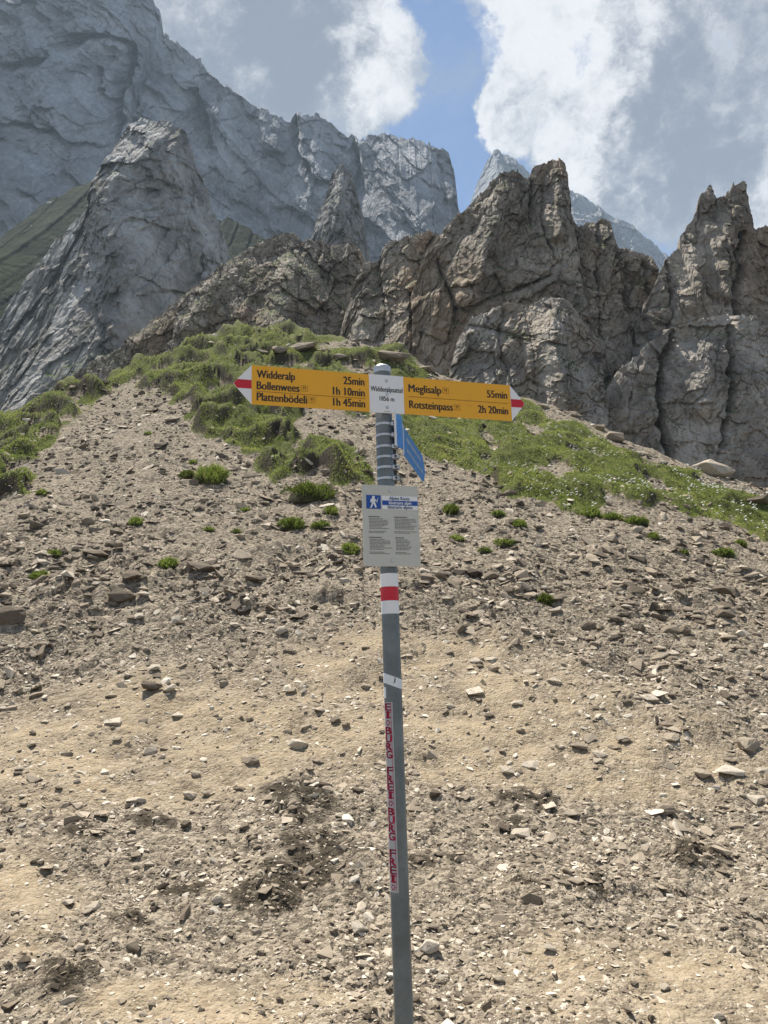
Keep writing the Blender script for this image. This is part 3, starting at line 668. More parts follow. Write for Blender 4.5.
named_stones = [
 (429, 945, 21, 17, .95, 'b', 'pale block shaped stone with dark front just right of the post foot'),
 (360, 928, 19, 14, .9, 'b', 'pale pointed stone just left of the lowest visible stretch of post'),
 (471, 951, 15, 8, .8, 'f', 'flat pale stone right of the block shaped stone by the post foot'),
 (549, 947, 15, 9, .8, 'f', 'light flat stone alone on the dirt right of the post foot'),
 (578, 918, 13, 9, .78, 'f', 'light leaf shaped stone below the long dark soil clod'),
 (521, 833, 21, 10, .85, 'b', 'light rounded stone above the dark soil right of the sticker strip'),
 (571, 812, 17, 8, .75, 'f', 'flat tan stone upper right of the light rounded stone'),
 (664, 809, 22, 13, .55, 'b', 'tilted brown stone slab near the right dark soil lump'),
 (756, 800, 21, 10, .85, 'f', 'pale flat stone at the right edge beside the trodden dirt'),
 (728, 769, 30, 11, .95, 'f', 'large pale slab lying near the right edge'),
 (746, 743, 31, 14, .7, 'b', 'big dark fronted stone with pale top near the right edge'),
 (704, 773, 22, 12, .7, 'f', 'broken grey slab left of the large pale slab'),
 (763, 770, 12, 9, .85, 'b', 'pale stone cut by the right edge beside the large pale slab'),
 (669, 736, 20, 8, .7, 'f', 'thin grey slab in the middle of the right scree'),
 (621, 737, 16, 7, .75, 'f', 'thin light slab left of the thin grey slab'),
 (647, 697, 20, 8, .85, 'f', 'light tan flat stone on open dirt right of centre'),
 (530, 765, 20, 8, .85, 'f', 'longer of two pale stones lying side by side right of the post'),
 (509, 770, 17, 9, .8, 'f', 'shorter of two pale stones lying side by side right of the post'),
 (600, 754, 17, 9, .8, 'b', 'tan rounded stone below the right bench of dirt'),
 (579, 745, 18, 10, .6, 'f', 'grey flat stone uphill of the tan rounded stone'),
 (472, 691, 23, 7, .95, 'f', 'long pale flat stone right of the white tape on the post'),
 (476, 660, 15, 10, .85, 'f', 'pale square stone uphill of the long pale flat stone'),
 (556, 680, 18, 8, .82, 'f', 'light wedge stone on the scree edge right of the post'),
 (686, 630, 17, 13, .4, 'b', 'right hand one of a pair of touching brown stones'),
 (671, 629, 19, 13, .5, 'b', 'left hand one of a pair of touching brown stones'),
 (638, 627, 17, 11, .35, 'b', 'dark stone just left of the touching brown pair'),
 (588, 626, 17, 11, .3, 'b', 'dark grey stone uphill right of the long pale flat stone'),
 (556, 610, 14, 9, .85, 'b', 'small pale stone right under the mossy lump'),
 (671, 652, 14, 12, .85, 'f', 'pale chipped stone under the touching brown pair'),
 (683, 661, 11, 7, .85, 'f', 'small white stone touching the pale chipped stone'),
 (724, 613, 21, 13, .3, 'b', 'dark grey rock near the right edge under the scree ledges'),
 (726, 637, 20, 8, .65, 'f', 'flat grey stone below the dark grey rock near the right edge'),
 (154, 667, 15, 13, .88, 'f', 'pale upright slab at the top of a small stone heap left of the post'),
 (152, 685, 21, 14, .25, 'b', 'dark slate stone in the small stone heap left of the post'),
 (169, 688, 17, 11, .88, 'b', 'pale chunk at the right of the small stone heap'),
 (110, 721, 23, 9, .95, 'f', 'pale white flat slab alone on the left trodden dirt'),
 (179, 714, 15, 6, .9, 'f', 'thin white stone right of the pale white slab'),
 (224, 683, 11, 8, .6, 'b', 'small round tan stone on the dirt right of the stone heap'),
 (291, 691, 12, 8, .75, 'b', 'small tan stone below the scree midway to the post'),
 (305, 727, 13, 9, .72, 'b', 'small tilted stone uphill of the pale rounded one by the dirt'),
 (298, 745, 21, 12, .92, 'b', 'pale rounded stone on the dirt left of the sticker strip'),
 (251, 759, 23, 10, .6, 'b', 'long tan stone left of the pale rounded stone'),
 (318, 761, 11, 7, .65, 'b', 'small brown stone under the pale rounded stone'),
 (325, 785, 15, 15, .2, 'b', 'dark upright stone casting a shadow above the soil patch'),
 (136, 799, 21, 11, .9, 'f', 'pale stone uphill of the left dark soil clods'),
 (190, 794, 16, 12, .8, 'b', 'light stone with a knob right of the pale stone by the clods'),
 (207, 793, 11, 9, .75, 'b', 'smaller stone touching the light knobbed stone'),
 (281, 630, 15, 9, .85, 'b', 'pale stone at the top edge of the dirt left of the striped band'),
 (36, 695, 15, 10, .65, 'f', 'tan slab near the left edge above the dirt'),
 (7, 809, 19, 11, .5, 'b', 'tan stone cut by the left edge on the dirt'),
 (138, 617, 13, 9, .85, 'f', 'pale slab leaning below the dark boulder on the left'),
 (144, 593, 15, 7, .85, 'f', 'white slab lying against the right of the dark left boulder'),
 (68, 902, 16, 9, .85, 'f', 'pale stone near the left edge under the soil clods'),
 (217, 900, 13, 12, .88, 'b', 'pale round stone left of the big dark soil patch'),
 (149, 864, 12, 6, .85, 'f', 'small white chip below the middle soil clod on the left'),
 (40, 861, 10, 8, .85, 'b', 'small pale stone left of the largest left clod'),
 (187, 822, 17, 8, .3, 'b', 'dark stone at the right end of the left soil clods'),
 (279, 1000, 9, 9, .3, 'b', 'small dark stone near the bottom edge left of the post'),
 (262, 1012, 9, 7, .75, 'b', 'small pale stone beside the bottom edge left of the post'),
 (673, 924, 14, 9, .85, 'f', 'pale stone right of the leaf shaped stone, lower of two'),
 (656, 916, 14, 9, .8, 'f', 'pale stone right of the leaf shaped stone, upper of two'),
 (665, 986, 14, 9, .8, 'f', 'pale flake alone on the lower right dirt'),
 (499, 979, 13, 11, .75, 'b', 'cubic pale stone near the bottom right of the post'),
 (650, 1018, 9, 9, .2, 'b', 'small dark stone at the bottom edge right of the post'),
 (719, 1016, 12, 9, .8, 'b', 'pale stone in the bottom right corner'),
 (112, 694, 14, 7, .7, 'f', 'flat tan stone uphill of the pale white slab'),
 (16, 690, 12, 8, .7, 'b', 'small tan stone by the left edge next to the tan slab'),
]
for (a, b, c, dd, tn, kd, lb) in named_stones: place_stone(a, b, c, dd, tn, kd, lb, 'loose stones on the slope')
boulders = [
 (120, 596, 37, 19, .28, 'b', 'dark grey brown boulder on the scree at left'),
 (10, 614, 38, 20, .24, 'b', 'dark boulder cut by the left edge of the scree'),
 (60, 577, 28, 13, .25, 'b', 'dark low boulder uphill of the left edge boulder'),
 (130, 575, 30, 12, .28, 'b', 'dark flat boulder uphill of the grey brown boulder'),
 (95, 553, 26, 10, .3, 'b', 'low brown boulder beneath the bright left cushion of grass'),
 (205, 568, 34, 13, .26, 'b', 'long dark boulder beside the bright cushion below the arrow tip'),
 (255, 578, 24, 10, .34, 'b', 'brown slab boulder left of the info board'),
 (714, 468, 50, 24, .78, 'b', 'large white topped boulder on the crest below the right cliff'),
 (615, 436, 22, 17, .5, 'b', 'tan boulder on the crest edge right of the arrow tip'),
 (600, 427, 16, 13, .55, 'b', 'smaller grey boulder left of the tan crest boulder'),
 (640, 452, 18, 11, .6, 'f', 'flat boulder on the crest right of the tan boulder'),
 (575, 413, 22, 13, .5, 'f', 'grey slab boulder on the crest just right of the arrow tip'),
 (757, 500, 22, 14, .25, 'b', 'dark boulder at the right edge under the cliff'),
 (300, 347, 34, 13, .5, 'b', 'grey rock outcrop on the grassy top above the left arrow'),
 (322, 351, 22, 10, .55, 'b', 'pale grey rock right of the outcrop on the grassy top'),
 (340, 356, 18, 8, .5, 'b', 'low slab right below the outcrop on the grassy top'),
 (262, 352, 13, 7, .6, 'b', 'small pale rock at the left end of the outcrop rocks'),
 (278, 349, 18, 9, .45, 'b', 'low grey rock left of the outcrop on the grassy top'),
 (395, 356, 34, 17, .4, 'b', 'dark grey rock behind the top of the post'),
 (425, 368, 26, 12, .55, 'f', 'pale slab on the crest right of the post top'),
 (173, 418, 20, 9, .72, 'f', 'pale rock at the foot of the tussocks beside the gully'),
 (640, 558, 22, 9, .35, 'f', 'dark slab boulder in the right scree under the meadow'),
 (725, 590, 30, 12, .28, 'b', 'dark ledge boulder at the right of the scree'),
 (490, 575, 24, 10, .32, 'f', 'dark slab boulder right of the info board'),
]
for (a, b, c, dd, tn, kd, lb) in boulders: place_stone(a, b, c, dd, tn, kd, lb, 'boulders on the slope', 'boulder')
# the next largest loose stones, alike within each stretch of slope
zones = [(0, 370, 545, 650, 'angular grey stone among many on the scree left of the info board', 45), (425, 768, 525, 650, 'angular grey stone among many on the scree right of the info board', 50),
         (0, 375, 650, 800, 'small tan stone among others on the trodden dirt left of the post', 25), (415, 768, 650, 800, 'small tan stone among others on the trodden dirt right of the post', 35),
         (0, 380, 800, 1024, 'small pale stone among many on the lower ground left of the post', 30), (420, 768, 800, 1024, 'small pale stone among many on the lower ground right of the post', 27)]
for (x0, x1, y0, y1, lb, cnt) in zones:
    for _ in range(cnt):
        wp = random.uniform(8, 14)
        place_stone(random.uniform(x0, x1), random.uniform(y0, y1), wp, wp * random.uniform(.4, .7), random.choice([.35, .5, .62, .75, .85]), random.choice('ffb'), lb, lb.replace('stone among', 'stones among'))

# ------------------------------------------------------------------ grass, flowers, cushions
def blades(base, nrm, length, width, tone, g, spread=.55, down=.0):
    """two-segment blades: base points (n,3) -> verts, quads+tips as triangles"""
    n = len(base); a = g.uniform(0, 2 * pi, n)
    side = np.stack([np.cos(a), np.sin(a), 0 * a], 1)
    lean = nrm * 1.0 + g.normal(0, spread, (n, 3)) + np.array([0, -down, 0]); lean[:, 2] = np.abs(lean[:, 2]) + .15; lean /= np.linalg.norm(lean, axis=1)[:, None]
    bend = lean + g.normal(0, .35, (n, 3)) + np.array([0, 0, -.35]); bend /= np.linalg.norm(bend, axis=1)[:, None]
    L, Wd = length[:, None], width[:, None]
    p0, p1 = base - side * Wd * .5, base + side * Wd * .5
    mid = base + lean * L * .55
    p2, p3 = mid - side * Wd * .45, mid + side * Wd * .45
    tip = mid + bend * L * .5
    V = np.stack([p0, p1, p2, p3, tip], 1).reshape(-1, 3)
    k = (np.arange(n) * 5)[:, None]
    T = np.concatenate([k + [0, 1, 3], k + [0, 3, 2], k + [2, 3, 4]], 0)
    return V, T, np.repeat(tone, 5)
g = np.random.default_rng(77)
def grass_cover(n):
    nr_, nc_ = Vg.shape[:2]
    prob = gs.copy(); prob[NRM[..., 2] < .45] *= .22; prob[:, :30] = 0; prob[:, -30:] = 0; prob[-3:] = 0
    area = np.linalg.norm(np.cross(np.gradient(Vg, axis=0), np.gradient(Vg, axis=1)), axis=-1)
    # mostly by visible area, partly by true area, so that hidden hollows are grassed too
    vis = 1.0 / (1 + 0 * area)
    pr = prob * (vis / vis.sum() + .5 * np.minimum(area, .06) / np.minimum(area, .06).sum()); pr = pr.ravel() / pr.sum()
    idx = g.choice(pr.size, n, p=pr); i, j = np.unravel_index(idx, gs.shape)
    i1, j1 = np.minimum(i + 1, nr_ - 1), np.minimum(j + 1, nc_ - 1)
    fi, fj = g.random((n, 1)), g.random((n, 1))
    return Vg[i, j] + (Vg[i1, j] - Vg[i, j]) * fi + (Vg[i, j1] - Vg[i, j]) * fj, NB[i, j], i, j
B_, N_, I_, J_ = grass_cover(210000)
patch = fbm(B_[:, 0] * .8, B_[:, 1] * .8, 3, 120)
humt = (hum ** 1.5 - .45)[I_, J_]; tone = np.clip(.46 + .32 * patch + .25 * humt + g.normal(0, .2, len(B_)), 0, 1)  # blade tone follows hummock height: lit tops and shaded hollows put into the colour
ln = g.uniform(.016, .042, len(B_)) * (1 + .5 * np.clip(patch, -1, 1)); wd = g.uniform(.008, .016, len(B_))
V_, T_, A_ = blades(B_, N_ + [0, 0, .4], ln, wd, tone, g)
tag(mesh_np('grass', V_, T_, M['grass'], attrs={'tone': A_}), 'yellowish green alpine grass covering the hummocks of the crest', 'grass', kind='stuff')
B_, N_, I_, J_ = grass_cover(5200)
fl = (fbm(B_[:, 0] * .9, B_[:, 1] * .9, 3, 130) > .0); B_, N_ = B_[fl], N_[fl]
V_, T_ = [], []
n = len(B_); cen = B_ + np.stack([0 * B_[:, 0], -.02 + 0 * B_[:, 0], g.uniform(.08, .16, n)], 1); rr = g.uniform(.014, .03, n)
ringv = []
for k in range(6):
    a = k * pi / 3; ringv.append(cen + np.stack([np.cos(a) * rr, np.sin(a) * rr * .8, rr * .45 * np.sin(a + 1) + .01], 1))
V_ = np.stack([cen - [0, 0, .008]] + ringv, 1).reshape(-1, 3); k_ = (np.arange(n) * 7)[:, None]
T_ = np.concatenate([k_ + [0, 1 + q, 1 + (q + 1) % 6] for q in range(6)], 0)
tag(mesh_np('wild_flowers', V_, T_, M['petal']), 'tiny white wild flowers sprinkled over the meadow', 'flowers', kind='stuff')

def cushion(px, py, wpx, hpx, bright, label, group='grass cushions on the scree'):
    p, nrm = ground_at(px, py + .3 * hpx)
    mpp = (p[1] * cos(PITCH) + p[2] * sin(PITCH)) / F
    rx, rz = wpx * mpp * .5, hpx * mpp * .75
    e = bpy.data.objects.new('grass_cushion', None); col.objects.link(e); e.location = p; tag(e, label, 'grass tuft', group)
    n = int(np.clip(wpx * hpx * 3.2, 120, 1500))
    a = g.uniform(0, 2 * pi, n); r = np.sqrt(g.random(n)); wob = 1 + .3 * np.sin(2 * a + px) + .16 * np.sin(5 * a + py)
    bx, by = r * np.cos(a) * rx * wob * .92, r * np.sin(a) * rx * .8 * wob
    h = rz * .5 * np.sqrt(np.clip(1 - r * r, 0, 1)) * (1 + .55 * perlin(bx / rx * 2.2 + px, by / rx * 2.2, seed=9))
    slope = -(nrm[1] / nrm[2]); 
    base = np.stack([bx, by, h + by * slope * .8 - .01], 1)
    nn = np.stack([bx / rx * .9, by / rx * .9, .6 + 0 * bx], 1)
    tn = np.clip(bright - .08 + .3 * perlin(bx / rx * 1.7 + px, by / rx * 1.7 + py, seed=19) + g.normal(0, .2, n), 0, 1)
    L = g.uniform(.35, 1.15, n) * max(rz * .55, .05)
    V, T, A = blades(base, nn, L, np.full(n, .0125) * g.uniform(.6, 1.2, n), tn, g, .35)
    mesh_np('leaves', V, T, M['grass'], e, {'tone': A})
    # mat of soil and roots below
    ring, lay = 18, [(1.0, -.12), (.93, .12), (.7, .38), (.35, .52), (.02, .56)]
    VV = []
    for (q, hh) in lay:
        for kk in range(ring):
            a_ = 2 * pi * kk / ring; w_ = (1 + .22 * sin(3 * a_ + px)) * q
            VV.append((cos(a_) * rx * w_, sin(a_) * rx * .8 * w_, hh * rz * .95 + sin(a_) * rx * .8 * w_ * slope * .8 - .01))
    FF = [[l * ring + kk, l * ring + (kk + 1) % ring, (l + 1) * ring + (kk + 1) % ring, (l + 1) * ring + kk] for l in range(len(lay) - 1) for kk in range(ring)]
    mesh_np('root_mat', np.array(VV), np.array(FF), M['root'], e, smooth=True)
M['root'] = simple('root_mat_soil', (.055, .05, .022), .95, spec=.1, var=.5, scale=12)
for c in [
 (211, 473, 34, 22, .55, 'bright green rounded cushion of grass on the scree below the arrow tip'),
 (187, 473, 16, 10, .15, 'dull brown tuft touching the left of the rounded cushion'),
 (193, 461, 10, 7, .5, 'tiny green tuft just above the rounded cushion'),
 (168, 562, 20, 14, .6, 'bright yellow green cushion on the scree left of the info board'),
 (40, 575, 17, 13, .6, 'bright green tuft between dark boulders near the left edge'),
 (54, 552, 16, 8, .5, 'flat green tuft near the left edge above the boulders'),
 (136, 520, 17, 9, .5, 'small green tuft alone in the left scree'),
 (209, 529, 10, 6, .5, 'tiny tuft midway across the left scree'),
 (235, 531, 9, 6, .3, 'tiny dark tuft left of the dark tuft pair'),
 (246, 508, 10, 6, .55, 'tiny tuft under the grassy lobe left of the post'),
 (292, 521, 23, 16, .35, 'dark green tuft, left one of the pair beside the info board'),
 (321, 524, 15, 12, .38, 'dark green tuft, right one of the pair beside the info board'),
 (331, 509, 15, 10, .55, 'bright tuft above the pair beside the info board'),
 (310, 489, 44, 20, .22, 'broad dull tussock under the grassy lobe left of the info board'),
 (350, 547, 21, 14, .58, 'bright green cushion touching the left edge of the info board'),
 (148, 432, 8, 6, .5, 'tiny tuft in the gully at the foot of the hummocks'),
 (41, 491, 11, 8, .55, 'small tuft under the left grassy lip'),
 (451, 508, 17, 14, .35, 'dark tuft right of the blue sign tip'),
 (456, 537, 16, 7, .62, 'flat yellowish tuft right of the info board, left of two'),
 (504, 541, 18, 9, .62, 'flat yellowish tuft right of the info board, right of two'),
 (485, 549, 12, 8, .4, 'small green tuft under the two flat yellowish tufts'),
 (498, 513, 11, 10, .45, 'small tuft between the dark tuft and the meadow edge'),
 (520, 522, 17, 10, .5, 'green tuft below the meadow edge right of the post'),
 (546, 599, 17, 15, .18, 'brown mossy lump on the scree right of the striped band'),
 (724, 551, 17, 12, .5, 'green tuft below the meadow near the right edge, lower of two'),
 (741, 543, 13, 11, .4, 'darker tuft near the right edge, upper of two'),
 (653, 534, 15, 8, .45, 'small tuft under the middle of the right meadow'),
 (684, 551, 11, 8, .35, 'tiny dark tuft left of the two tufts near the right edge'),
 (636, 520, 20, 14, .5, 'bushy tuft at the lower edge of the right meadow, right of three'),
 (612, 515, 18, 12, .5, 'bushy tuft at the lower edge of the right meadow, middle of three'),
 (590, 512, 22, 13, .48, 'bushy tuft at the lower edge of the right meadow, left of three'),
]: cushion(*c)

# ------------------------------------------------------------------ the signpost
POST_R = .030
post = bpy.data.objects.new('signpost', None); col.objects.link(post)
post.location = (.0775, 2.67, -1.53); post.rotation_euler = (0, R(-1.835), 0)
tag(post, 'tall grey hiking signpost with yellow arrows on the trodden dirt', 'signpost')
def local_z(row, f_y=2.67):  # height on the post seen at an image row
    return float(f_y * np.tan(PITCH + atan((512 - row) / F)) + 1.53) / cos(R(1.835))
TOP = local_z(366)
def tube(bm, r0, z0, z1, seg=40, r1=None, x=0, y=0, cap=True):
    r1 = r0 if r1 is None else r1
    a = [bm.verts.new((x + r0 * cos(2 * pi * k / seg), y + r0 * sin(2 * pi * k / seg), z0)) for k in range(seg)]
    b = [bm.verts.new((x + r1 * cos(2 * pi * k / seg), y + r1 * sin(2 * pi * k / seg), z1)) for k in range(seg)]
    for k in range(seg): bm.faces.new([a[k], a[(k + 1) % seg], b[(k + 1) % seg], b[k]])
    if cap: bm.faces.new(b); bm.faces.new(a[::-1])
def add_box(bm, x0, x1, y0, y1, z0, z1, bev=0.0):
    vs = [bm.verts.new((x, y, z)) for z in (z0, z1) for (x, y) in ((x0, y0), (x1, y0), (x1, y1), (x0, y1))]
    fs = [bm.faces.new([vs[k] for k in f]) for f in ((3, 2, 1, 0), (4, 5, 6, 7), (0, 1, 5, 4), (1, 2, 6, 5), (2, 3, 7, 6), (3, 0, 4, 7))]
    if bev: bmesh.ops.bevel(bm, geom=list({e for f in fs for e in f.edges}), offset=bev, segments=2, affect='EDGES')
def prism(bm, pts, y0, y1):
    """polygon in x-z given a thickness along y (front at y0)"""
    a = [bm.verts.new((x, y0, z)) for x, z in pts]; b = [bm.verts.new((x, y1, z)) for x, z in pts]
    bm.faces.new(a); bm.faces.new(b[::-1]); n = len(pts)
    for k in range(n): bm.faces.new([a[(k + 1) % n], a[k], b[k], b[(k + 1) % n]])
    bmesh.ops.recalc_face_normals(bm, faces=bm.faces)
bm = bmesh.new(); tube(bm, POST_R, -.25, TOP - .012, cap=False); o = from_bm('pole', bm, M['steel'], post, False)
for p_ in o.data.polygons: p_.use_smooth = len(p_.vertices) == 4
bm = bmesh.new(); tube(bm, POST_R + .002, TOP - .030, TOP - .008); tube(bm, POST_R + .001, TOP - .008, TOP, r1=POST_R * .72); from_bm('cap', bm, M['clamp'], post)

def text_shape(body, bold=.0):
    cu = bpy.data.curves.new('tmp', 'FONT'); cu.body = body; cu.size = 1.0; cu.offset = bold; cu.resolution_u = 3
    ob = bpy.data.objects.new('tmp', cu); col.objects.link(ob); bpy.context.view_layer.update()
    me = bpy.data.meshes.new_from_object(ob.evaluated_get(bpy.context.evaluated_depsgraph_get()))
    V = np.array([v.co[:] for v in me.vertices]) if len(me.vertices) else np.zeros((0, 3)); Fc = [list(p.vertices) for p in me.polygons]
    bpy.data.objects.remove(ob); bpy.data.curves.remove(cu); bpy.data.meshes.remove(me)
    return V[:, :2], Fc
CAPH = text_shape('H')[0][:, 1].max()
class Ink:
    """flat shapes on a plate face, gathered into one mesh"""
    def __init__(s): s.V, s.F, s.dy = [], [], 0.0
    def add(s, P, Fc):
        o = len(s.V); s.V += [(p[0], p[1], s.dy) for p in P]; s.F += [[k + o for k in f] for f in Fc]
    def text(s, body, x, z, cap, width=None, align='l', bold=.0):
        V, Fc = text_shape(body); x0, x1 = V[:, 0].min(), V[:, 0].max()
        sz = cap / CAPH; sx = sz if width is None else width / (x1 - x0)
        X = (V[:, 0] - x0) * sx; w_ = (x1 - x0) * sx
        X += {'l': x, 'r': x - w_, 'c': x - w_ / 2}[align]
        for k, q in enumerate((-.5, .5) if bold else (0,)):
            s.dy = -.0002 * k; s.add(np.stack([X + q * bold, z + V[:, 1] * sz], 1), Fc)
        s.dy = 0.0; return x + w_
    def rect(s, x0, x1, z0, z1): s.add([(x0, z0), (x1, z0), (x1, z1), (x0, z1)], [[0, 1, 2, 3]])
    def frame(s, x0, x1, z0, z1, w_):
        s.rect(x0, x1, z0, z0 + w_); s.rect(x0, x1, z1 - w_, z1); s.rect(x0, x0 + w_, z0 + w_, z1 - w_); s.rect(x1 - w_, x1, z0 + w_, z1 - w_)
    def disc(s, x, z, r, n=14): s.add([(x + r * cos(2 * pi * k / n), z + r * sin(2 * pi * k / n)) for k in range(n)], [list(range(n))])
    def poly(s, pts): s.add(pts, [list(range(len(pts)))])
    def build(s, name, mat, parent, y, fn=None):
        V = [(x, y + d, z) if fn is None else fn(x, z) for x, z, d in s.V]
        me = bpy.data.meshes.new(name); me.from_pydata(V, [], s.F); me.update()
        return link(name, me, mat, parent)
def write(name, parent, y, mat, *a, **k):
    ink = Ink(); e = ink.text(*a, **k); ink.build(name, mat, parent, y); return e
def dest(sign, lx, rx_, fr, w1, w2, name, icon, time):
    e = write('destination_name', sign, YF - .0008, M['ink'], name, lx, rowz(fr), cap, w1, bold=.0022)
    if icon:
        ink = Ink(); food_icon(ink, e + .006, rowz(fr) + .004); ink.build('restaurant_symbol', M['thread'], sign, YF - .0008)
    write('walking_time', sign, YF - .0008, M['ink'], time, rx_, rowz(fr), cap, w2, 'r', bold=.0022)
YAW = R(16)
from mathutils import Matrix, Vector
PM = Matrix.Translation(Vector((.0775, 2.67, -1.53))) @ Matrix.Rotation(R(-1.835), 4, 'Y')
def plate_x(px, zc, x0=0.0, y=-.041):
    lo, hi = -1.5, 1.5
    for _ in range(50):
        m_ = (lo + hi) / 2; q = PM @ Matrix.Translation(Vector((x0, 0, zc))) @ Matrix.Rotation(YAW, 4, 'Z') @ Vector((m_, y, 0))
        if 384 + F * q.x / (q.y * cos(PITCH) + q.z * sin(PITCH)) < px: lo = m_
        else: hi = m_
    return lo
def plate_empty_rot(o): o.rotation_euler = (0, 0, YAW)
ZC = local_z(393, 2.62); HH = .0700
YF, YBK = -.040, -.037      # front and back of the sign plates
def bolts(plate, spots, r=.006):
    for (x, z) in spots:
        bm = bmesh.new(); tube(bm, r, 0, .0035, 10, r * .8)
        bmesh.ops.rotate(bm, verts=bm.verts, matrix=__import__('mathutils').Matrix.Rotation(R(90), 3, 'X')); bmesh.ops.translate(bm, verts=bm.verts, vec=(x, YF - .0002, z))
        from_bm('bolt', bm, M['clamp'], plate)
def food_icon(ink, x, z, w_=.024, h=.021):
    ink.frame(x, x + w_, z, z + h, .0011)
    ink.rect(x + w_ * .36, x + w_ * .42, z + h * .2, z + h * .55); ink.rect(x + w_ * .28, x + w_ * .34, z + h * .5, z + h * .82); ink.rect(x + w_ * .365, x + w_ * .415, z + h * .55, z + h * .82); ink.rect(x + w_ * .44, x + w_ * .5, z + h * .5, z + h * .82)
    ink.rect(x + w_ * .6, x + w_ * .67, z + h * .2, z + h * .82); ink.rect(x + w_ * .67, x + w_ * .73, z + h * .48, z + h * .82)
# left arrow
XL0, XL1, XT = plate_x(251.7, ZC), plate_x(369.3, ZC), plate_x(233, ZC)
bm = bmesh.new(); prism(bm, [(XL0, -HH), (XL1, -HH), (XL1, HH), (XL0, HH)], YF, YBK); o = from_bm('arrow_sign', bm, M['yellow'], post); o.location = (0, 0, ZC); plate_empty_rot(o); left = o
left['label'] = 'yellow arrow sign pointing left with three destinations'
bm = bmesh.new(); prism(bm, [(XT, 0), (XL0 - .0003, -HH), (XL0 - .0003, HH)], YF, YBK); from_bm('arrow_tip', bm, M['white'], left)
ink = Ink(); tz = .0155; k_ = (XL0 - XT) / HH
ink.poly([(XT + .002, 0), (XT + tz * k_, -tz), (XL0 - .0006, -tz), (XL0 - .0006, tz), (XT + tz * k_, tz)]); ink.build('red_mark', M['red'], left, YF - .0009)
WL = XL1 - XL0; cap = .0285
ink = Ink()
lx, rx_ = XL0 + .043 * WL, XL0 + .958 * WL
def rowz(fr): return HH - fr * 2 * HH - cap / 2
dest(left, lx, rx_, .215, .315 * WL, .182 * WL, 'Widderalp', False, '25min')
dest(left, lx, rx_, .51, .352 * WL, .275 * WL, 'Bollenwees', True, '1h 10min')
dest(left, lx, rx_, .80, .415 * WL, .275 * WL, 'Plattenbödeli', True, '1h 45min')
ink = Ink(); ink.rect(lx - .002, rx_ + .003, HH - .665 * 2 * HH - .0008, HH - .665 * 2 * HH + .0008); ink.build('divider_line', M['thread'], left, YF - .0008)
# right arrow
XR0, XR1, XRT = plate_x(403.9, ZC), plate_x(511, ZC), plate_x(525, ZC)
bm = bmesh.new(); prism(bm, [(XR0, -HH), (XR1, -HH), (XR1, HH), (XR0, HH)], YF, YBK); o = from_bm('arrow_sign', bm, M['yellow'], post); o.location = (0, 0, ZC); plate_empty_rot(o); right = o
right['label'] = 'yellow arrow sign pointing right with two destinations'
bm = bmesh.new(); prism(bm, [(XRT, 0), (XR1 + .0003, HH), (XR1 + .0003, -HH)], YF, YBK); from_bm('arrow_tip', bm, M['white'], right)
ink = Ink(); k_ = (XRT - XR1) / HH
ink.poly([(XRT - .002, 0), (XRT - tz * k_, tz), (XR1 + .0006, tz), (XR1 + .0006, -tz), (XRT - tz * k_, -tz)]); ink.build('red_mark', M['red'], right, YF - .0009)
WR = XR1 - XR0; ink = Ink(); lx, rx_ = XR0 + .046 * WR, XR0 + .965 * WR
dest(right, lx, rx_, .29, .295 * WR, .19 * WR, 'Meglisalp', True, '55min')
dest(right, lx, rx_, .73, .395 * WR, .285 * WR, 'Rotsteinpass', True, '2h 20min')
ink = Ink(); ink.rect(lx - .002, rx_ + .003, -.004, -.0024); ink.build('divider_line', M['thread'], right, YF - .0008)
# white place name plate
bm = bmesh.new(); prism(bm, [(XL1 + .0006, -HH - .001), (XR0 - .0006, -HH - .001), (XR0 - .0006, HH + .001), (XL1 + .0006, HH + .001)], YF - .0012, YBK); o = from_bm('place_plate', bm, M['white'], post); o.location = (0, 0, ZC); plate_empty_rot(o); plate = o
cx_ = (XL1 + XR0) / 2; wp_ = XR0 - XL1
write('place_name', plate, YF - .0020, M['ink'], 'Widderalpsattel', cx_, .0075, .0185, .92 * wp_, 'c', bold=.0008)
write('altitude', plate, YF - .0020, M['ink'], '1856 m', cx_, -.0265, .0165, .42 * wp_, 'c', bold=.0008)
ink = Ink(); ink.rect(cx_ - .012, cx_ + .012, -.0662, -.0648); ink.build('fine_print', M['ink_grey'], plate, YF - .0020)
ink = Ink(); ink.poly([(cx_ - .006, .016), (cx_ + .004, .017), (cx_ + .007, -.005), (cx_ - .004, -.007)]); ink.build('scratched_sticker', M['clamp'], plate, YF - .0016)
bolts(plate, [(cx_, HH * .70), (cx_, -HH * .72)], .007)
# board information
ZI = local_z(525, 2.62); WI, HI = .1010, .1415
bm = bmesh.new(); prism(bm, [(-WI, -HI), (WI, -HI), (WI, HI), (-WI, HI)], YF, YBK); o = from_bm('info_board', bm, M['board'], post); o.location = (.002, 0, ZI); plate_empty_rot(o); board = o
def fx(f): return -WI + 2 * WI * f
def fz(f): return HI - 2 * HI * f
ink = Ink(); ink.rect(fx(.345), fx(.985), fz(.30), fz(.13)); ink.build('white_panel', M['white'], board, YF - .0007)
ink = Ink(); ink.rect(fx(.07), fx(.325), fz(.298), fz(.128)); ink.build('blue_panel', M['blue_dark'], board, YF - .0012)
ink = Ink(); ink.rect(fx(.35), fx(.985), fz(.248), fz(.19)); ink.build('blue_stripe', M['blue_dark'], board, YF - .0012)
ink = Ink()                                                             # walker pictogram
pic = lambda u, v: (fx(.07 + .255 * u), fz(.298 - .17 * v))
ink.disc(*pic(.5, .84), .0052)
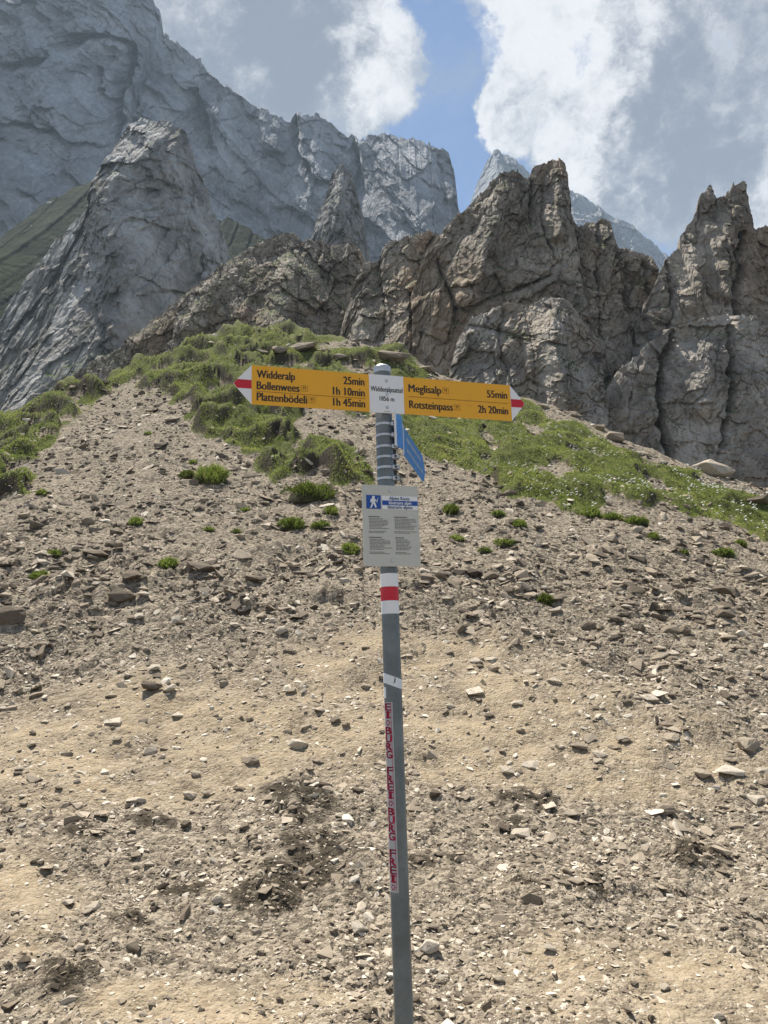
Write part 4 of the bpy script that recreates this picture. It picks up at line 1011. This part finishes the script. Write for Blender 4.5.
ink.poly([pic(.42, .76), pic(.30, .70), pic(.27, .50), pic(.36, .42), pic(.40, .52), pic(.60, .48), pic(.64, .72)])
ink.poly([pic(.40, .52), pic(.60, .48), pic(.66, .30), pic(.70, .10), pic(.60, .08), pic(.53, .30), pic(.44, .36)])
ink.poly([pic(.40, .48), pic(.50, .40), pic(.42, .24), pic(.36, .06), pic(.24, .06), pic(.30, .16)])
ink.poly([pic(.62, .70), pic(.76, .56), pic(.74, .52), pic(.60, .60)]); ink.poly([pic(.80, .82), pic(.83, .82), pic(.74, .44), pic(.71, .44)])
write('heading', board, YF - .0018, M['white'], 'Itinéraire alpin', fx(.67), fz(.237), .0118, .40 * 2 * WI, 'c', bold=.0006)
ink.build('walker_pictogram', M['white'], board, YF - .0018)
write('heading', board, YF - .0018, M['ink_blue'], 'Alpine Route', fx(.66), fz(.181), .0118, .36 * 2 * WI, 'c', bold=.0006)
write('heading', board, YF - .0018, M['ink_blue'], 'Itinerario alpino', fx(.67), fz(.291), .0118, .44 * 2 * WI, 'c', bold=.0006)
rr_ = random.Random(4)
for (bx0, bz0, wid, lines_) in [(.10, .39, .36, 11), (.55, .39, .43, 11), (.10, .645, .40, 11), (.56, .645, .29, 11)]:
    ink = Ink(); ink.rect(fx(bx0), fx(bx0 + wid * .55), fz(bz0 + .012), fz(bz0))
    for q in range(lines_):
        if q == 8: continue
        z0 = bz0 + .026 + q * .0172; x_ = bx0 + (.012 if q < 8 else 0); end = bx0 + wid * rr_.uniform(.62, 1.0)
        while x_ < end:
            w_ = rr_.uniform(.018, .06); ink.rect(fx(x_), fx(min(x_ + w_, end)), fz(z0 + .0075), fz(z0)); x_ += w_ + .009
    ink.build('small_print', M['ink_grey'], board, YF - .0009)
bolts(board, [(0, fz(.066)), (0, fz(.93))], .0065)
# steel clamps between the arrows and the board
for row in (423, 434, 445.5, 456, 466.5, 477.5):
    z = local_z(row, 2.64); bm = bmesh.new(); tube(bm, POST_R + .0022, z - .0042, z + .0042, cap=True)
    add_box(bm, POST_R - .002, POST_R + .020, -.016, -.012, z - .007, z + .007, .001); add_box(bm, POST_R - .002, POST_R + .020, .006, .010, z - .007, z + .007, .001)
    cl_ = from_bm('clamp', bm, M['clamp'], post); cl_.rotation_euler = (0, 0, R(-12))
    bm = bmesh.new(); tube(bm, .0045, -.024, .018, 8)
    bmesh.ops.rotate(bm, verts=bm.verts, matrix=__import__('mathutils').Matrix.Rotation(R(90), 3, 'X')); bmesh.ops.translate(bm, verts=bm.verts, vec=(POST_R + .011, -.002, z)); from_bm('bolt', bm, M['bolt'], cl_)
# black rail beside the clamps and the two blue pointers
bm = bmesh.new(); add_box(bm, .030, .040, .004, .028, local_z(482, 2.66), local_z(419, 2.66), .001); from_bm('clamp_rail', bm, M['bolt'], post)
def blue_pointer(yaw, x, y, length, z_mid, hh, tip, name_lines):
    bm = bmesh.new(); prism(bm, [(0, -hh), (length, -hh), (length + tip, 0), (length, hh), (0, hh)], -.0015, .0015)
    o = from_bm('blue_arrow_sign', bm, M['blue'], post); o.location = (x, y, z_mid); o.rotation_euler = (0, 0, yaw)
    for (a, b, c_) in name_lines:
        ink = Ink(); xx = a
        while xx < b: w_ = random.uniform(.012, .035); ink.rect(xx, min(xx + w_, b), c_, c_ + .013); xx += w_ + .007
        ink.build('lettering', M['pale_blue'], o, -.0024)
    bm = bmesh.new(); add_box(bm, -.003, -.0005, -.004, .004, -hh, hh); from_bm('sign_edge', bm, M['tape'], o)
    return o
blue_pointer(R(62), .040, -.030, .055, local_z(431, 2.66), .062, .0, [])
blue_pointer(R(77.5), .066, .020, .42, local_z(441, 2.70), .056, .06, [(.06, .36, .014), (.06, .40, -.028)])
# painted way mark, tape and sticker strip wrapped on the pole
def wrap(name, z0, z1, mat, th0=0, th1=2 * pi, r=POST_R + .0008, slant=0.0, parent=None, seg=48):
    bm = bmesh.new(); a, b = [], []
    full = th1 - th0 > 6.2; n = seg if full else seg + 1
    for k in range(n):
        th = th0 + (th1 - th0) * k / seg; s = slant * sin(th)
        if abs(slant) > 0: s = slant * cos(th)
        a.append(bm.verts.new((r * cos(th), r * sin(th), z0 + s))); b.append(bm.verts.new((r * cos(th), r * sin(th), z1 + s)))
    for k in range(seg if full else seg): bm.faces.new([a[k], a[(k + 1) % n], b[(k + 1) % n], b[k]])
    return from_bm(name, bm, mat, parent or post, True)
ZR = POST_R
wrap('white_band', local_z(586.3, 2.64), local_z(573, 2.64), M['white']); wrap('red_band', local_z(600.2, 2.64), local_z(586.5, 2.64), M['red']); wrap('white_band', local_z(613.5, 2.64), local_z(600.4, 2.64), M['white'])
tp = wrap('white_tape', local_z(686, 2.64), local_z(676, 2.64), M['tape'], R(150), R(390), POST_R + .0009, -.012)
ink = Ink(); zt_ = local_z(681, 2.64); ink.poly([(.001, zt_ - .012), (.007, zt_ + .012), (.010, zt_ + .011), (.009, zt_ - .004), (.004, zt_ - .006)]); ink.build('torn_mark', M['steel'], tp, 0, lambda x, z: ((POST_R + .0015) * sin(x / POST_R), -(POST_R + .0015) * cos(x / POST_R), z))
wrap('tape_scrap', local_z(698, 2.64), local_z(687, 2.64), M['tape'], R(186), R(222), POST_R + .0009)
zs0, zs1 = local_z(893, 2.64), local_z(702, 2.64)
TH0, TH1 = R(180 + 8), R(180 + 84)
strip = wrap('sticker_strip', zs0, zs1, M['strip'], TH0, TH1, POST_R + .0007)
msg = 'EI*BURG FREI*BURG FREI*'; pitch = (zs1 - zs0 - .006) / len(msg)
smid = -POST_R * R(40)   # arc length from the front
words = [(0, 3), (3, 8), (8, 13), (13, 18), (18, 23)]
for (k0, k1) in words:
    ink = Ink()
    for k in range(k0, k1):
        ch = msg[k]; zc = zs1 - .003 - (k + .5) * pitch
        if ch == ' ': continue
        if ch == '*':
            for q in range(6): a_ = q * pi / 3; ink.disc(smid + .0068 * cos(a_), zc + .0068 * sin(a_), .0028, 8)
            continue
        V, Fc = text_shape(ch, .02); mnx, mxx = V[:, 0].min(), V[:, 0].max(); wdt = .0255 if ch != 'I' else .010
        for q in (-.0013, 0, .0013):
            ink.dy = -.0002 * (q * 1000); ink.add(np.stack([q + smid + ((V[:, 0] - mnx) / (mxx - mnx) - .5) * wdt, zc + (V[:, 1] / CAPH - .5) * pitch * .9], 1), Fc)
        ink.dy = 0
        if ch == 'I': ink.rect(smid - .011, smid + .011, zc - pitch * .42, zc - pitch * .26); ink.rect(smid - .011, smid + .011, zc + pitch * .26, zc + pitch * .42)
    lo_ = ink.build('printed_word', M['ink_red'], strip, 0, lambda x, z: (x, 0, z))
    bm = bmesh.new(); bm.from_mesh(lo_.data)
    for q in np.arange(smid - .016, smid + .016, .0025):
        bmesh.ops.bisect_plane(bm, geom=list(bm.verts) + list(bm.edges) + list(bm.faces), plane_co=(q, 0, 0), plane_no=(1, 0, 0))
    for v in bm.verts: x_ = v.co.x; rr0 = POST_R + .0013 - v.co.y; v.co = (rr0 * sin(x_ / POST_R), -rr0 * cos(x_ / POST_R), v.co.z)
    bm.to_mesh(lo_.data); bm.free()
ink = Ink(); se = -POST_R * R(10)
ink.rect(se - .0045, se - .0032, zs0 + .004, zs1 - .004); ink.build('red_edge_line', M['ink_red'], strip, 0, lambda x, z: ((POST_R + .0013) * sin(x / POST_R), -(POST_R + .0013) * cos(x / POST_R), z))

# ------------------------------------------------------------------ air between here and the mountains
m, t = material('mountain_haze')
vol = t.n('ShaderNodeVolumePrincipled', Color=(.66, .83, 1.0), Density=0.00022, Anisotropy=.15)
t.n('ShaderNodeOutputMaterial', Volume=vol)
bm = bmesh.new(); add_box(bm, -1100, 1100, -30, 2300, -20, 460); o = from_bm('haze', bm, m)
tag(o, 'thin blue mountain haze in front of the far rock walls', 'haze', kind='stuff')
